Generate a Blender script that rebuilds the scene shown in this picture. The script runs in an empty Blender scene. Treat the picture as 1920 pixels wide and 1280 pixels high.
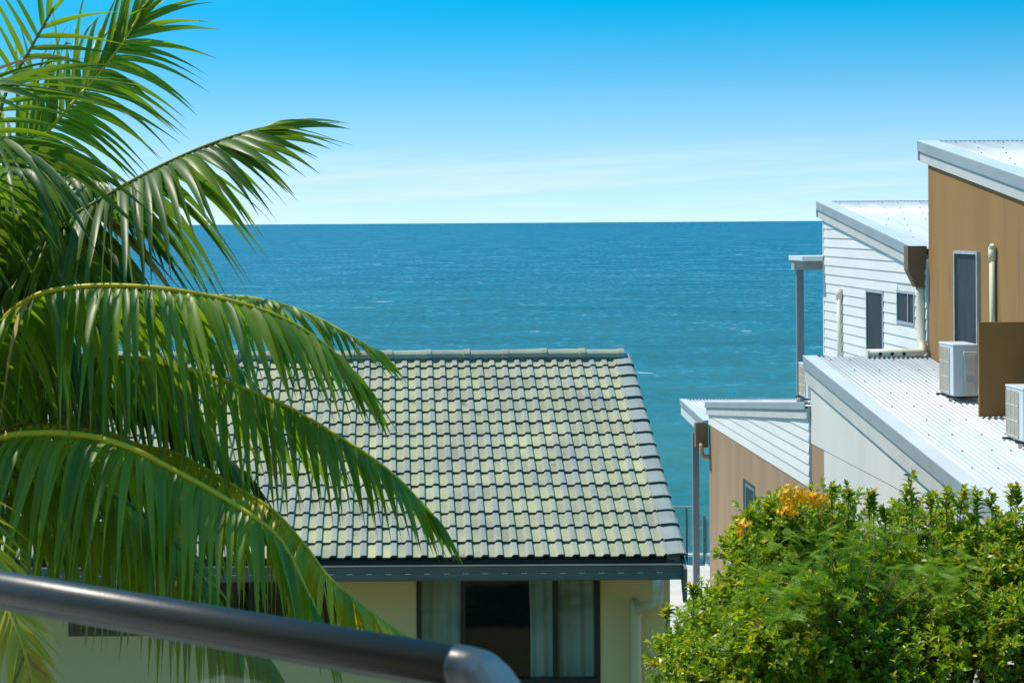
import bpy, bmesh, math, random
from mathutils import Vector, Matrix, noise
R = math.radians
sc = bpy.context.scene
col = sc.collection

# ------------------------------------------------------------------ camera
F = 3600.0                       # focal length in photograph pixels (1920 wide)
PX, PY = 730.0, 418.4            # principal point in the photograph
ROLL = 0.0064
cd = bpy.data.cameras.new('camera')
cd.sensor_width = 36.0
cd.lens = 36.0 * F / 1920.0
cd.shift_x = (960.0 - PX) / 1920.0
cd.shift_y = -(640.0 - PY) / 1920.0
cd.clip_start = 0.05
cd.clip_end = 200000.0
cd.dof.use_dof = True
cd.dof.focus_distance = 20.0
cd.dof.aperture_fstop = 15.0
cam = bpy.data.objects.new('camera', cd)
col.objects.link(cam)
c_, s_ = math.cos(ROLL), math.sin(ROLL)
cam.matrix_world = Matrix(((c_, s_, 0, 0), (0, 0, -1, 0), (-s_, c_, 0, 0), (0, 0, 0, 1)))
sc.camera = cam

# ------------------------------------------------------------------ sky and sun
SUN_EL, SUN_AZ = 57.0, -66.0     # azimuth from +Y (out to sea), negative is to the left
w = bpy.data.worlds.new('World')
sc.world = w
w.use_nodes = True
nt = w.node_tree
nt.nodes.clear()
wo = nt.nodes.new('ShaderNodeOutputWorld')
bg = nt.nodes.new('ShaderNodeBackground')
sky = nt.nodes.new('ShaderNodeTexSky')
sky.sky_type = 'NISHITA'
sky.sun_disc = False
sky.sun_elevation = R(SUN_EL)
sky.sun_rotation = R(SUN_AZ)
sky.altitude = 0
sky.air_density = 1.0
sky.dust_density = 0.3
sky.ozone_density = 3.0
tc = nt.nodes.new('ShaderNodeTexCoord')
sep = nt.nodes.new('ShaderNodeSeparateXYZ')
nt.links.new(tc.outputs['Generated'], sep.inputs[0])
def wm(op, a, b=None, clamp=False):
    n = nt.nodes.new('ShaderNodeMath'); n.operation = op; n.use_clamp = clamp
    for i, v in enumerate((a, b)):
        if v is None: continue
        if isinstance(v, (int, float)): n.inputs[i].default_value = v
        else: nt.links.new(v, n.inputs[i])
    return n.outputs[0]
zz = wm('MULTIPLY', wm('MAXIMUM', sep.outputs[2], 0.0), 9.0)
cmb = nt.nodes.new('ShaderNodeCombineXYZ')
nt.links.new(sep.outputs[0], cmb.inputs[0]); nt.links.new(sep.outputs[1], cmb.inputs[1])
nt.links.new(wm('ADD', zz, 0.16), cmb.inputs[2])
vn = nt.nodes.new('ShaderNodeVectorMath'); vn.operation = 'NORMALIZE'
nt.links.new(cmb.outputs[0], vn.inputs[0])
nt.links.new(vn.outputs[0], sky.inputs[0])
hsv = nt.nodes.new('ShaderNodeHueSaturation')
hsv.inputs['Saturation'].default_value = 1.47
hsv.inputs['Hue'].default_value = 0.464
hsv.inputs['Value'].default_value = 1.98
nt.links.new(sky.outputs[0], hsv.inputs['Color'])
# thin high cloud, all the way round, low over the horizon
cv = nt.nodes.new('ShaderNodeCombineXYZ')
nt.links.new(wm('MULTIPLY', sep.outputs[0], 3.0), cv.inputs[0])
nt.links.new(wm('MULTIPLY', sep.outputs[1], 3.0), cv.inputs[1])
nt.links.new(wm('ADD', wm('MULTIPLY', sep.outputs[2], 62.0), wm('MULTIPLY', sep.outputs[0], -3.4)), cv.inputs[2])
cn = nt.nodes.new('ShaderNodeTexNoise')
cn.inputs['Scale'].default_value = 1.35; cn.inputs['Detail'].default_value = 7; cn.inputs['Roughness'].default_value = 0.58
cn.inputs['Distortion'].default_value = 0.5
nt.links.new(cv.outputs[0], cn.inputs['Vector'])
cm = nt.nodes.new('ShaderNodeMapRange')
cm.inputs[1].default_value = 0.44; cm.inputs[2].default_value = 0.66
nt.links.new(cn.outputs[0], cm.inputs[0])
band = nt.nodes.new('ShaderNodeMapRange')
band.interpolation_type = 'SMOOTHSTEP'
band.inputs[1].default_value = 0.052; band.inputs[2].default_value = 0.018
nt.links.new(sep.outputs[2], band.inputs[0])
hz = nt.nodes.new('ShaderNodeMapRange')
hz.interpolation_type = 'SMOOTHSTEP'
hz.inputs[1].default_value = 0.118; hz.inputs[2].default_value = -0.03
hz.inputs[3].default_value = 0.0; hz.inputs[4].default_value = 0.86
nt.links.new(sep.outputs[2], hz.inputs[0])
cl = wm('ADD', hz.outputs[0], wm('MULTIPLY', wm('MULTIPLY', cm.outputs[0], band.outputs[0]), 0.24), True)
mxw = nt.nodes.new('ShaderNodeMixRGB')
nt.links.new(cl, mxw.inputs[0])
nt.links.new(hsv.outputs[0], mxw.inputs[1])
mxw.inputs[2].default_value = (6.3, 7.6, 8.6, 1)
nt.links.new(mxw.outputs[0], bg.inputs[0])
bg.inputs[1].default_value = 0.12
nt.links.new(bg.outputs[0], wo.inputs[0])

sl = bpy.data.lights.new('sun', 'SUN')
sl.energy = 4.5
sl.angle = R(0.55)
sl.color = (1.0, 0.91, 0.78)
so = bpy.data.objects.new('sun', sl)
col.objects.link(so)
sd = Vector((math.sin(R(SUN_AZ)) * math.cos(R(SUN_EL)), math.cos(R(SUN_AZ)) * math.cos(R(SUN_EL)), math.sin(R(SUN_EL))))
so.rotation_euler = sd.to_track_quat('Z', 'Y').to_euler()
so.location = sd * 60

sc.view_settings.view_transform = 'Standard'
sc.view_settings.look = 'None'
sc.view_settings.gamma = 1.0
sc.view_settings.exposure = 0.08
sc.view_settings.use_curve_mapping = False
sc.render.engine = 'CYCLES'
sc.cycles.use_denoising = True
sc.cycles.max_bounces = 8
sc.cycles.transparent_max_bounces = 16
sc.cycles.caustics_reflective = False
sc.cycles.caustics_refractive = False

# ------------------------------------------------------------------ helpers
def at(px, py, D):
    a, b = (px - PX) * D / F, -(py - PY) * D / F
    return Vector((a * c_ + b * s_, D, -a * s_ + b * c_))

class MB:
    def __init__(s): s.v, s.f, s.m = [], [], []
    def add(s, vs, fs, mi=0):
        o = len(s.v); s.v += [tuple(v) for v in vs]
        s.f += [tuple(i + o for i in f) for f in fs]
        s.m += [mi] * len(fs); return s
    def box(s, x0, x1, y0, y1, z0, z1, mi=0):
        vs = [(x, y, z) for x in (x0, x1) for y in (y0, y1) for z in (z0, z1)]
        return s.add(vs, [(0, 1, 3, 2), (4, 6, 7, 5), (0, 4, 5, 1), (2, 3, 7, 6), (0, 2, 6, 4), (1, 5, 7, 3)], mi)
    def prismx(s, poly, x0, x1, mi=0):           # polygon in (y, z) extruded along x
        n = len(poly)
        if sum(poly[i][0] * poly[(i + 1) % n][1] - poly[(i + 1) % n][0] * poly[i][1] for i in range(n)) < 0: poly = poly[::-1]
        vs = [(x0, y, z) for y, z in poly] + [(x1, y, z) for y, z in poly]
        fs = [tuple(range(n))[::-1], tuple(range(n, 2 * n))] + [(i, (i + 1) % n, n + (i + 1) % n, n + i) for i in range(n)]
        return s.add(vs, fs, mi)
    def sweepx(s, prof, x0, x1, closed=True, mi=0): return s.prismx(prof, x0, x1, mi)
    def tube(s, pts, r, n=10, mi=0, cap=True):
        pts = [Vector(p) for p in pts]
        rr = r if isinstance(r, (list, tuple)) else [r] * len(pts)
        vs, fs, up = [], [], None
        for i, p in enumerate(pts):
            t = (pts[min(i + 1, len(pts) - 1)] - pts[max(i - 1, 0)]).normalized()
            if up is None: up = t.orthogonal().normalized()
            up = (up - t * up.dot(t)).normalized()
            sd_ = t.cross(up)
            vs += [p + (up * math.cos(2 * math.pi * k / n) + sd_ * math.sin(2 * math.pi * k / n)) * rr[i] for k in range(n)]
        for i in range(len(pts) - 1):
            for k in range(n):
                a, b = i * n + k, i * n + (k + 1) % n
                fs.append((a, b, b + n, a + n))
        if cap: fs += [tuple(range(n))[::-1], tuple(range((len(pts) - 1) * n, len(pts) * n))]
        return s.add(vs, fs, mi)
    def mesh(s, name, mats, smooth=False):
        me = bpy.data.meshes.new(name)
        me.from_pydata(s.v, [], s.f)
        for m in (mats if isinstance(mats, (list, tuple)) else [mats]): me.materials.append(m)
        me.polygons.foreach_set('material_index', s.m)
        if smooth: me.polygons.foreach_set('use_smooth', [True] * len(s.f))
        me.update()
        return me
    def build(s, name, mats, parent=None, smooth=False, loc=None, **k):
        return link(name, s.mesh(name, mats, smooth), parent, loc, **k)

def link(name, data, parent=None, loc=None, rot=None, **k):
    o = bpy.data.objects.new(name, data)
    col.objects.link(o)
    if parent is not None: o.parent = parent
    if loc is not None: o.location = loc
    if rot is not None: o.rotation_euler = rot
    for a, b in k.items(): o[a] = b
    return o
def thing(name, label, category, loc=(0, 0, 0), group=None):
    o = link(name, None, None, None)
    o['label'] = label; o['category'] = category
    if group: o['group'] = group
    return o
def bevel(me, wdt=0.01, seg=2):
    bm = bmesh.new(); bm.from_mesh(me)
    bmesh.ops.bevel(bm, geom=bm.edges[:], offset=wdt, segments=seg, affect='EDGES', profile=0.5)
    bm.to_mesh(me); bm.free(); return me
def smooth_path(pts, per=6):
    P = [Vector(p) for p in pts]
    P = [P[0] * 2 - P[1]] + P + [P[-1] * 2 - P[-2]]
    out = []
    for i in range(1, len(P) - 2):
        for k in range(per):
            t = k / per
            a, b, c, d = P[i - 1], P[i], P[i + 1], P[i + 2]
            out.append(0.5 * ((2 * b) + (c - a) * t + (2 * a - 5 * b + 4 * c - d) * t * t + (3 * b - a - 3 * c + d) * t ** 3))
    out.append(P[-2]); return out

# ------------------------------------------------------------------ materials
def mat(name, c1, c2=None, rough=0.6, scale=6.0, stretch=(1, 1, 1), bump=0.0, bscale=40.0, spec=0.4, metal=0.0, detail=5, lo=0.35, hi=0.65, rnd=0.0, coat=0.0, spots=None):
    m = bpy.data.materials.new(name); m.use_nodes = True
    n, l = m.node_tree.nodes, m.node_tree.links
    b = n['Principled BSDF']
    b.inputs['Roughness'].default_value = rough
    b.inputs['Metallic'].default_value = metal
    b.inputs['Specular IOR Level'].default_value = spec
    b.inputs['Coat Weight'].default_value = coat
    c2 = c2 or tuple(x * 0.8 for x in c1)
    g = n.new('ShaderNodeNewGeometry')
    mp = n.new('ShaderNodeMapping'); mp.inputs['Scale'].default_value = stretch
    l.new(g.outputs['Position'], mp.inputs[0])
    t = n.new('ShaderNodeTexNoise'); t.inputs['Scale'].default_value = scale; t.inputs['Detail'].default_value = detail
    l.new(mp.outputs[0], t.inputs['Vector'])
    mr = n.new('ShaderNodeMapRange'); mr.inputs[1].default_value = lo; mr.inputs[2].default_value = hi
    l.new(t.outputs[0], mr.inputs[0])
    mx = n.new('ShaderNodeMixRGB')
    mx.inputs[1].default_value = (*c1, 1); mx.inputs[2].default_value = (*c2, 1)
    l.new(mr.outputs[0], mx.inputs[0])
    out = mx.outputs[0]
    if spots:
        cs, sscale, th = spots
        t3 = n.new('ShaderNodeTexNoise'); t3.inputs['Scale'].default_value = sscale; t3.inputs['Detail'].default_value = 6
        l.new(mp.outputs[0], t3.inputs['Vector'])
        m3 = n.new('ShaderNodeMapRange'); m3.inputs[1].default_value = th; m3.inputs[2].default_value = th + 0.08
        l.new(t3.outputs[0], m3.inputs[0])
        x3 = n.new('ShaderNodeMixRGB'); x3.inputs[2].default_value = (*cs, 1)
        l.new(m3.outputs[0], x3.inputs[0]); l.new(out, x3.inputs[1]); out = x3.outputs[0]
    if rnd:
        oi = n.new('ShaderNodeObjectInfo')
        m2 = n.new('ShaderNodeMapRange'); m2.inputs[3].default_value = 1 - rnd; m2.inputs[4].default_value = 1 + rnd
        l.new(oi.outputs['Random'], m2.inputs[0])
        h = n.new('ShaderNodeHueSaturation'); l.new(m2.outputs[0], h.inputs['Value']); l.new(out, h.inputs['Color'])
        out = h.outputs[0]
    l.new(out, b.inputs['Base Color'])
    if bump:
        t2 = n.new('ShaderNodeTexNoise'); t2.inputs['Scale'].default_value = bscale; t2.inputs['Detail'].default_value = 6
        l.new(mp.outputs[0], t2.inputs['Vector'])
        bp = n.new('ShaderNodeBump'); bp.inputs['Strength'].default_value = bump; bp.inputs['Distance'].default_value = 0.02
        l.new(t2.outputs[0], bp.inputs['Height']); l.new(bp.outputs[0], b.inputs['Normal'])
    return m

def leaf_mat(name, c1, c2, trans, rough=0.35, scale=3.0, tw=0.35, spec=0.5, stripes=0):
    m = bpy.data.materials.new(name); m.use_nodes = True
    n, l = m.node_tree.nodes, m.node_tree.links
    b = n['Principled BSDF']; b.inputs['Roughness'].default_value = rough; b.inputs['Specular IOR Level'].default_value = spec
    g = n.new('ShaderNodeNewGeometry')
    t = n.new('ShaderNodeTexNoise'); t.inputs['Scale'].default_value = scale; t.inputs['Detail'].default_value = 3
    l.new(g.outputs['Position'], t.inputs['Vector'])
    ad = n.new('ShaderNodeMath'); ad.operation = 'ADD'
    l.new(t.outputs[0], ad.inputs[0])
    rs = n.new('ShaderNodeMath'); rs.operation = 'MULTIPLY_ADD'; rs.inputs[1].default_value = 0.6; rs.inputs[2].default_value = -0.3
    oi = n.new('ShaderNodeObjectInfo')
    sm = n.new('ShaderNodeMath'); sm.operation = 'ADD'; l.new(g.outputs['Random Per Island'], sm.inputs[0]); l.new(oi.outputs['Random'], sm.inputs[1])
    fc = n.new('ShaderNodeMath'); fc.operation = 'FRACT'; l.new(sm.outputs[0], fc.inputs[0])
    l.new(fc.outputs[0], rs.inputs[0]); l.new(rs.outputs[0], ad.inputs[1])
    mr = n.new('ShaderNodeMapRange'); mr.inputs[1].default_value = 0.3; mr.inputs[2].default_value = 0.7
    l.new(ad.outputs[0], mr.inputs[0])
    mx = n.new('ShaderNodeMixRGB'); mx.inputs[1].default_value = (*c1, 1); mx.inputs[2].default_value = (*c2, 1)
    l.new(mr.outputs[0], mx.inputs[0]); l.new(mx.outputs[0], b.inputs['Base Color'])
    tr = n.new('ShaderNodeBsdfTranslucent'); tr.inputs[0].default_value = (*trans, 1)
    ms = n.new('ShaderNodeMixShader'); ms.inputs[0].default_value = tw
    l.new(b.outputs[0], ms.inputs[1]); l.new(tr.outputs[0], ms.inputs[2])
    l.new(ms.outputs[0], n['Material Output'].inputs[0])
    return m

def glass_mat(name, tint, refl=1.0, rough=0.02, base=0.03):
    m = bpy.data.materials.new(name); m.use_nodes = True
    n, l = m.node_tree.nodes, m.node_tree.links
    n.remove(n['Principled BSDF'])
    tr = n.new('ShaderNodeBsdfTransparent'); tr.inputs[0].default_value = (*tint, 1)
    gl = n.new('ShaderNodeBsdfGlossy'); gl.inputs['Roughness'].default_value = rough; gl.inputs[0].default_value = (refl, refl, refl, 1)
    lw = n.new('ShaderNodeLayerWeight'); lw.inputs[0].default_value = 0.5
    pw = n.new('ShaderNodeMath'); pw.operation = 'POWER'; pw.inputs[1].default_value = 4.0
    l.new(lw.outputs['Facing'], pw.inputs[0])
    fr = n.new('ShaderNodeMath'); fr.operation = 'MULTIPLY_ADD'; fr.inputs[1].default_value = 0.9; fr.inputs[2].default_value = base
    l.new(pw.outputs[0], fr.inputs[0])
    ms = n.new('ShaderNodeMixShader')
    l.new(fr.outputs[0], ms.inputs[0]); l.new(tr.outputs[0], ms.inputs[1]); l.new(gl.outputs[0], ms.inputs[2])
    l.new(ms.outputs[0], n['Material Output'].inputs[0])
    return m

M = {}
M['tile_pan'] = mat('tile_pan', (0.47, 0.44, 0.245), (0.30, 0.30, 0.225), rough=0.85, scale=1.7, detail=9, bump=0.25, bscale=60, rnd=0.10, spec=0.2, spots=((0.20, 0.17, 0.12), 2.6, 0.66))
M['tile_roll'] = mat('tile_roll', (0.27, 0.29, 0.275), (0.37, 0.36, 0.25), rough=0.75, scale=1.9, detail=9, bump=0.2, bscale=60, rnd=0.08, spec=0.25)
M['tile_edge_shade'] = mat('tile_edge_shade', (0.11, 0.115, 0.09), (0.06, 0.065, 0.05), rough=0.9, scale=30)  # shade on the tile ends, put into a darker colour than the tops
M['cap'] = mat('cap', (0.27, 0.295, 0.28), (0.315, 0.335, 0.31), rough=0.75, scale=5, bump=0.2, bscale=50, rnd=0.06, spec=0.25)
M['ridge'] = mat('ridge', (0.40, 0.38, 0.26), (0.30, 0.305, 0.25), rough=0.85, scale=3.5, bump=0.3, bscale=50, rnd=0.06, spec=0.2, spots=((0.42, 0.40, 0.20), 5, 0.6))
M['mortar'] = mat('mortar', (0.28, 0.29, 0.27), rough=0.95, scale=20, bump=0.5, bscale=60)
M['gutter'] = mat('gutter', (0.185, 0.18, 0.16), (0.155, 0.15, 0.135), rough=0.45, scale=3)
M['fascia_dark'] = mat('fascia_dark', (0.05, 0.06, 0.06), rough=0.6)
M['cream'] = mat('cream', (0.78, 0.62, 0.30), (0.74, 0.585, 0.28), rough=0.85, scale=1.3, bump=0.15, bscale=90)
M['cream_pipe'] = mat('cream_pipe', (0.80, 0.64, 0.36), rough=0.45, scale=2)
M['pipe_collar'] = mat('pipe_collar', (0.62, 0.66, 0.66), rough=0.4)
M['soffit'] = mat('soffit', (0.45, 0.44, 0.36), rough=0.8)
M['alu_dark'] = mat('alu_dark', (0.025, 0.03, 0.03), rough=0.4, scale=3)
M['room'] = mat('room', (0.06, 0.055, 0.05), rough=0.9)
M['curtain'] = mat('curtain', (0.80, 0.84, 0.82), rough=0.9, scale=3)
M['glass'] = glass_mat('glass', (0.80, 0.86, 0.83))
M['flyscreen'] = glass_mat('flyscreen', (0.82, 0.83, 0.84), refl=.22, rough=.35, base=.02)
M['glass_clear'] = glass_mat('glass_clear', (0.93, 0.94, 0.93))
M['glass_sea'] = glass_mat('glass_sea', (0.80, 0.90, 0.88))
M['white_wall'] = mat('white_wall', (0.69, 0.68, 0.65), (0.62, 0.61, 0.58), rough=0.75, scale=0.9, stretch=(1, 1, .35), bump=0.06, bscale=60)
M['board'] = mat('board', (0.74, 0.74, 0.72), (0.67, 0.68, 0.66), rough=0.6, scale=1.6, stretch=(1, .4, 2), bump=0.05, bscale=60, rnd=0.02)
M['tan'] = mat('tan', (0.335, 0.185, 0.065), (0.27, 0.148, 0.052), rough=0.85, scale=1.2, stretch=(1, 1.6, .25), bump=0.2, bscale=45, lo=.3, hi=.75, spots=((0.22, 0.135, 0.06), 2.2, 0.60))
M['tan_low'] = mat('tan_low', (0.37, 0.245, 0.145), (0.31, 0.20, 0.118), rough=0.85, scale=1.2, stretch=(1, 1.6, .25), bump=0.2, bscale=45)
M['panel'] = mat('panel', (0.30, 0.165, 0.055), (0.25, 0.14, 0.05), rough=0.7, scale=1.5, spots=((0.50, 0.34, 0.17), 1.7, 0.69))
M['roof_metal'] = mat('roof_metal', (0.66, 0.67, 0.67), (0.54, 0.56, 0.57), rough=0.42, scale=2.0, stretch=(2.5, .25, 1), metal=0.0, spec=0.5)
M['flashing'] = mat('flashing', (0.33, 0.37, 0.39), (0.29, 0.33, 0.35), rough=0.45, scale=1.5, spec=0.5)
M['cap_white'] = mat('cap_white', (0.66, 0.69, 0.71), (0.58, 0.62, 0.64), rough=0.45, scale=1.0, spec=0.5)
M['fascia_white'] = mat('fascia_white', (0.58, 0.585, 0.57), (0.51, 0.52, 0.505), rough=0.6, scale=1.5)
M['screw'] = mat('screw', (0.18, 0.17, 0.16), rough=0.6)
M['pvc'] = mat('pvc', (0.76, 0.72, 0.56), (0.70, 0.66, 0.50), rough=0.4, scale=4)
M['hole'] = mat('hole', (0.02, 0.02, 0.02), rough=0.9)
M['rainhead'] = mat('rainhead', (0.20, 0.13, 0.085), (0.17, 0.11, 0.07), rough=0.5, scale=3)
M['copper'] = mat('copper', (0.46, 0.30, 0.16), rough=0.5)
M['alu_grey'] = mat('alu_grey', (0.42, 0.46, 0.50), rough=0.4)
M['post'] = mat('post', (0.20, 0.235, 0.27), (0.18, 0.21, 0.245), rough=0.45, scale=2)
M['beam'] = mat('beam', (0.38, 0.43, 0.47), rough=0.5)
M['dark_curtain'] = mat('dark_curtain', (0.24, 0.26, 0.28), (0.12, 0.135, 0.15), rough=0.9, scale=9, stretch=(1, 4, .15))
M['ac_body'] = mat('ac_body', (0.66, 0.71, 0.75), (0.61, 0.66, 0.70), rough=0.4, scale=4)
M['ac_beige'] = mat('ac_beige', (0.72, 0.66, 0.54), rough=0.5, scale=5)
M['ac_fin'] = mat('ac_fin', (0.36, 0.34, 0.29), (0.30, 0.28, 0.24), rough=0.6, scale=30)
M['rubber'] = mat('rubber', (0.03, 0.03, 0.03), rough=0.8)
M['rail'] = mat('rail', (0.024, 0.027, 0.030), (0.018, 0.021, 0.024), rough=0.38, scale=8, spec=0.55, bump=0.03, bscale=200)
M['gasket'] = mat('gasket', (0.16, 0.17, 0.16), rough=0.6)
M['concrete'] = mat('concrete', (0.62, 0.61, 0.57), (0.54, 0.53, 0.49), rough=0.85, scale=1.5, bump=0.1, bscale=30)
M['soil'] = mat('soil', (0.10, 0.13, 0.045), (0.13, 0.10, 0.06), rough=0.95, scale=1.2, bump=0.5, bscale=8)
M['bark'] = mat('bark', (0.24, 0.18, 0.13), (0.14, 0.10, 0.07), rough=0.9, scale=12, bump=0.4, bscale=50)
M['twig'] = mat('twig', (0.16, 0.085, 0.045), (0.10, 0.055, 0.03), rough=0.8, scale=30)
M['palm_trunk'] = mat('palm_trunk', (0.30, 0.26, 0.20), (0.20, 0.17, 0.13), rough=0.9, scale=6, stretch=(1, 1, 4), bump=0.4, bscale=30)
M['dry'] = mat('dry', (0.20, 0.13, 0.07), (0.11, 0.065, 0.035), rough=0.9, scale=25)
M['rachis_y'] = leaf_mat('rachis_yellow', (0.74, 0.56, 0.02), (0.58, 0.50, 0.03), (0.5, 0.4, 0.02), tw=0.12, rough=0.4)
M['rachis_g'] = leaf_mat('rachis_green', (0.17, 0.19, 0.03), (0.24, 0.24, 0.05), (0.2, 0.25, 0.02), tw=0.08, rough=0.4)
M['palm_a'] = leaf_mat('palm_green', (0.060, 0.145, 0.007), (0.19, 0.29, 0.022), (0.38, 0.58, 0.02), tw=0.42, rough=0.42, spec=.5)
M['palm_b'] = leaf_mat('palm_blue_green', (0.040, 0.098, 0.010), (0.13, 0.21, 0.035), (0.22, 0.38, 0.02), tw=0.38, rough=0.42, spec=.5)
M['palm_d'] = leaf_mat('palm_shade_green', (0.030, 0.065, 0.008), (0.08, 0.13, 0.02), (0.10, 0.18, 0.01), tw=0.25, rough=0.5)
M['palm_y'] = leaf_mat('palm_yellow', (0.52, 0.47, 0.015), (0.30, 0.38, 0.015), (0.78, 0.68, 0.02), tw=0.35, rough=0.4)
M['palm_gold'] = leaf_mat('palm_gold', (0.62, 0.52, 0.015), (0.42, 0.46, 0.02), (0.75, 0.62, 0.02), tw=0.42, rough=0.4)
M['palm_tip'] = leaf_mat('palm_dry_tip', (0.36, 0.22, 0.08), (0.48, 0.34, 0.14), (0.45, 0.28, 0.08), tw=0.2, rough=0.7)
M['lf_dark'] = leaf_mat('leaf_dark', (0.075, 0.155, 0.008), (0.14, 0.24, 0.012), (0.28, 0.42, 0.01), rough=0.34, tw=0.44, scale=6, spec=0.45)
M['lf_mid'] = leaf_mat('leaf_mid', (0.18, 0.29, 0.010), (0.30, 0.40, 0.014), (0.55, 0.64, 0.012), rough=0.36, tw=0.50, scale=6, spec=0.45)
M['lf_new'] = leaf_mat('leaf_new', (0.36, 0.42, 0.015), (0.55, 0.48, 0.025), (0.75, 0.68, 0.02), rough=0.35, tw=0.35, scale=6)
M['lf_red'] = leaf_mat('leaf_red', (0.36, 0.15, 0.03), (0.44, 0.25, 0.05), (0.55, 0.24, 0.03), rough=0.4, tw=0.3, scale=6)
M['fern'] = leaf_mat('fern', (0.13, 0.26, 0.008), (0.22, 0.36, 0.012), (0.42, 0.58, 0.010), rough=0.5, tw=0.38, scale=5, spec=0.3)
M['flower'] = leaf_mat('flower', (0.90, 0.46, 0.010), (0.92, 0.58, 0.03), (0.95, 0.55, 0.01), rough=0.5, tw=0.3, scale=20)

# ------------------------------------------------------------------ sea
SEA = -25.0
m = bpy.data.materials.new('sea_water'); m.use_nodes = True
n, l = m.node_tree.nodes, m.node_tree.links
b = n['Principled BSDF']
b.inputs['Roughness'].default_value = 0.12
b.inputs['IOR'].default_value = 1.33
b.inputs['Specular IOR Level'].default_value = 0.16
g = n.new('ShaderNodeNewGeometry')
sp = n.new('ShaderNodeSeparateXYZ'); l.new(g.outputs['Position'], sp.inputs[0])
def noise_n(scale, stretch, detail=4, rough=0.55, dist=0.0):
    mp = n.new('ShaderNodeMapping'); mp.inputs['Scale'].default_value = stretch
    l.new(g.outputs['Position'], mp.inputs[0])
    t = n.new('ShaderNodeTexNoise'); t.inputs['Scale'].default_value = scale
    t.inputs['Detail'].default_value = detail; t.inputs['Roughness'].default_value = rough; t.inputs['Distortion'].default_value = dist
    l.new(mp.outputs[0], t.inputs['Vector']); return t.outputs[0]
def mth(op, a, b_=None):
    q = n.new('ShaderNodeMath'); q.operation = op
    for i, v in enumerate((a, b_)):
        if v is None: continue
        if isinstance(v, (int, float)): q.inputs[i].default_value = v
        else: l.new(v, q.inputs[i])
    return q.outputs[0]
def mrange(v, a0, a1, b0=0.0, b1=1.0):
    q = n.new('ShaderNodeMapRange')
    for i, x in zip((1, 2, 3, 4), (a0, a1, b0, b1)): q.inputs[i].default_value = x
    l.new(v, q.inputs[0]); return q.outputs[0]
lg = mth('LOGARITHM', mth('MAXIMUM', sp.outputs[1], 50.0), 10.0)      # log10 of distance off shore
ramp = n.new('ShaderNodeValToRGB')
l.new(mrange(lg, 2.1, 4.2), ramp.inputs[0])
cr = ramp.color_ramp
cr.elements[0].position = 0.0; cr.elements[0].color = (0.055, 0.190, 0.155, 1)
cr.elements[1].position = 1.0; cr.elements[1].color = (0.016, 0.036, 0.048, 1)
for p, c in ((0.12, (0.048, 0.145, 0.120, 1)), (0.3, (0.038, 0.102, 0.090, 1)), (0.55, (0.025, 0.060, 0.060, 1))):
    e = cr.elements.new(p); e.color = c
swell = noise_n(0.02, (0.5, 1.6, 1), 3)
mixc = n.new('ShaderNodeMixRGB'); mixc.blend_type = 'MULTIPLY'; mixc.inputs[0].default_value = 1.0
vv = n.new('ShaderNodeCombineXYZ')
pv = mrange(swell, 0.3, 0.7, 0.78, 1.18)
for i in range(3): l.new(pv, vv.inputs[i])
l.new(ramp.outputs[0], mixc.inputs[1]); l.new(vv.outputs[0], mixc.inputs[2])
# whitecaps: short streaks, broken by a larger pattern
foam = mth('MULTIPLY', mrange(noise_n(0.12, (0.5, 1.0, 1), 5, 0.62, 0.4), 0.665, 0.70), mrange(noise_n(0.0045, (0.7, 1.3, 1), 3), 0.46, 0.58))
fx = n.new('ShaderNodeMixRGB'); l.new(foam, fx.inputs[0]); l.new(mixc.outputs[0], fx.inputs[1]); fx.inputs[2].default_value = (0.75, 0.82, 0.82, 1)
l.new(fx.outputs[0], b.inputs['Base Color'])
l.new(mrange(foam, 0, 1, 0.12, 0.8), b.inputs['Roughness'])
def wave_vec(scale, stretch, k, detail, rough):
    mp = n.new('ShaderNodeMapping'); mp.inputs['Scale'].default_value = stretch
    l.new(g.outputs['Position'], mp.inputs[0])
    t = n.new('ShaderNodeTexNoise'); t.inputs['Scale'].default_value = scale
    t.inputs['Detail'].default_value = detail; t.inputs['Roughness'].default_value = rough; t.inputs['Distortion'].default_value = 0.4
    l.new(mp.outputs[0], t.inputs['Vector'])
    a = n.new('ShaderNodeVectorMath'); a.operation = 'SUBTRACT'; a.inputs[1].default_value = (.5, .5, .5)
    l.new(t.outputs['Color'], a.inputs[0])
    c = n.new('ShaderNodeVectorMath'); c.operation = 'MULTIPLY'; c.inputs[1].default_value = k
    l.new(a.outputs[0], c.inputs[0]); return c.outputs[0]
def vadd(a, b_):
    q = n.new('ShaderNodeVectorMath'); q.operation = 'ADD'
    for i, v in enumerate((a, b_)):
        if isinstance(v, tuple): q.inputs[i].default_value = v
        else: l.new(v, q.inputs[i])
    return q.outputs[0]
nv = vadd(vadd(wave_vec(0.30, (1.15, 0.85, 1), (.45, .55, 0), 7, .78), wave_vec(0.045, (0.8, 1.0, 1), (.14, .20, 0), 5, .65)), (0, -.08, 1.0))
nn_ = n.new('ShaderNodeVectorMath'); nn_.operation = 'NORMALIZE'
l.new(nv, nn_.inputs[0]); l.new(nn_.outputs[0], b.inputs['Normal'])
M['sea'] = m
MB().add([(-60000, 55, SEA), (60000, 55, SEA), (60000, 90000, SEA), (-60000, 90000, SEA)], [(0, 1, 2, 3)]).build('sea', M['sea'], kind='structure')

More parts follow.
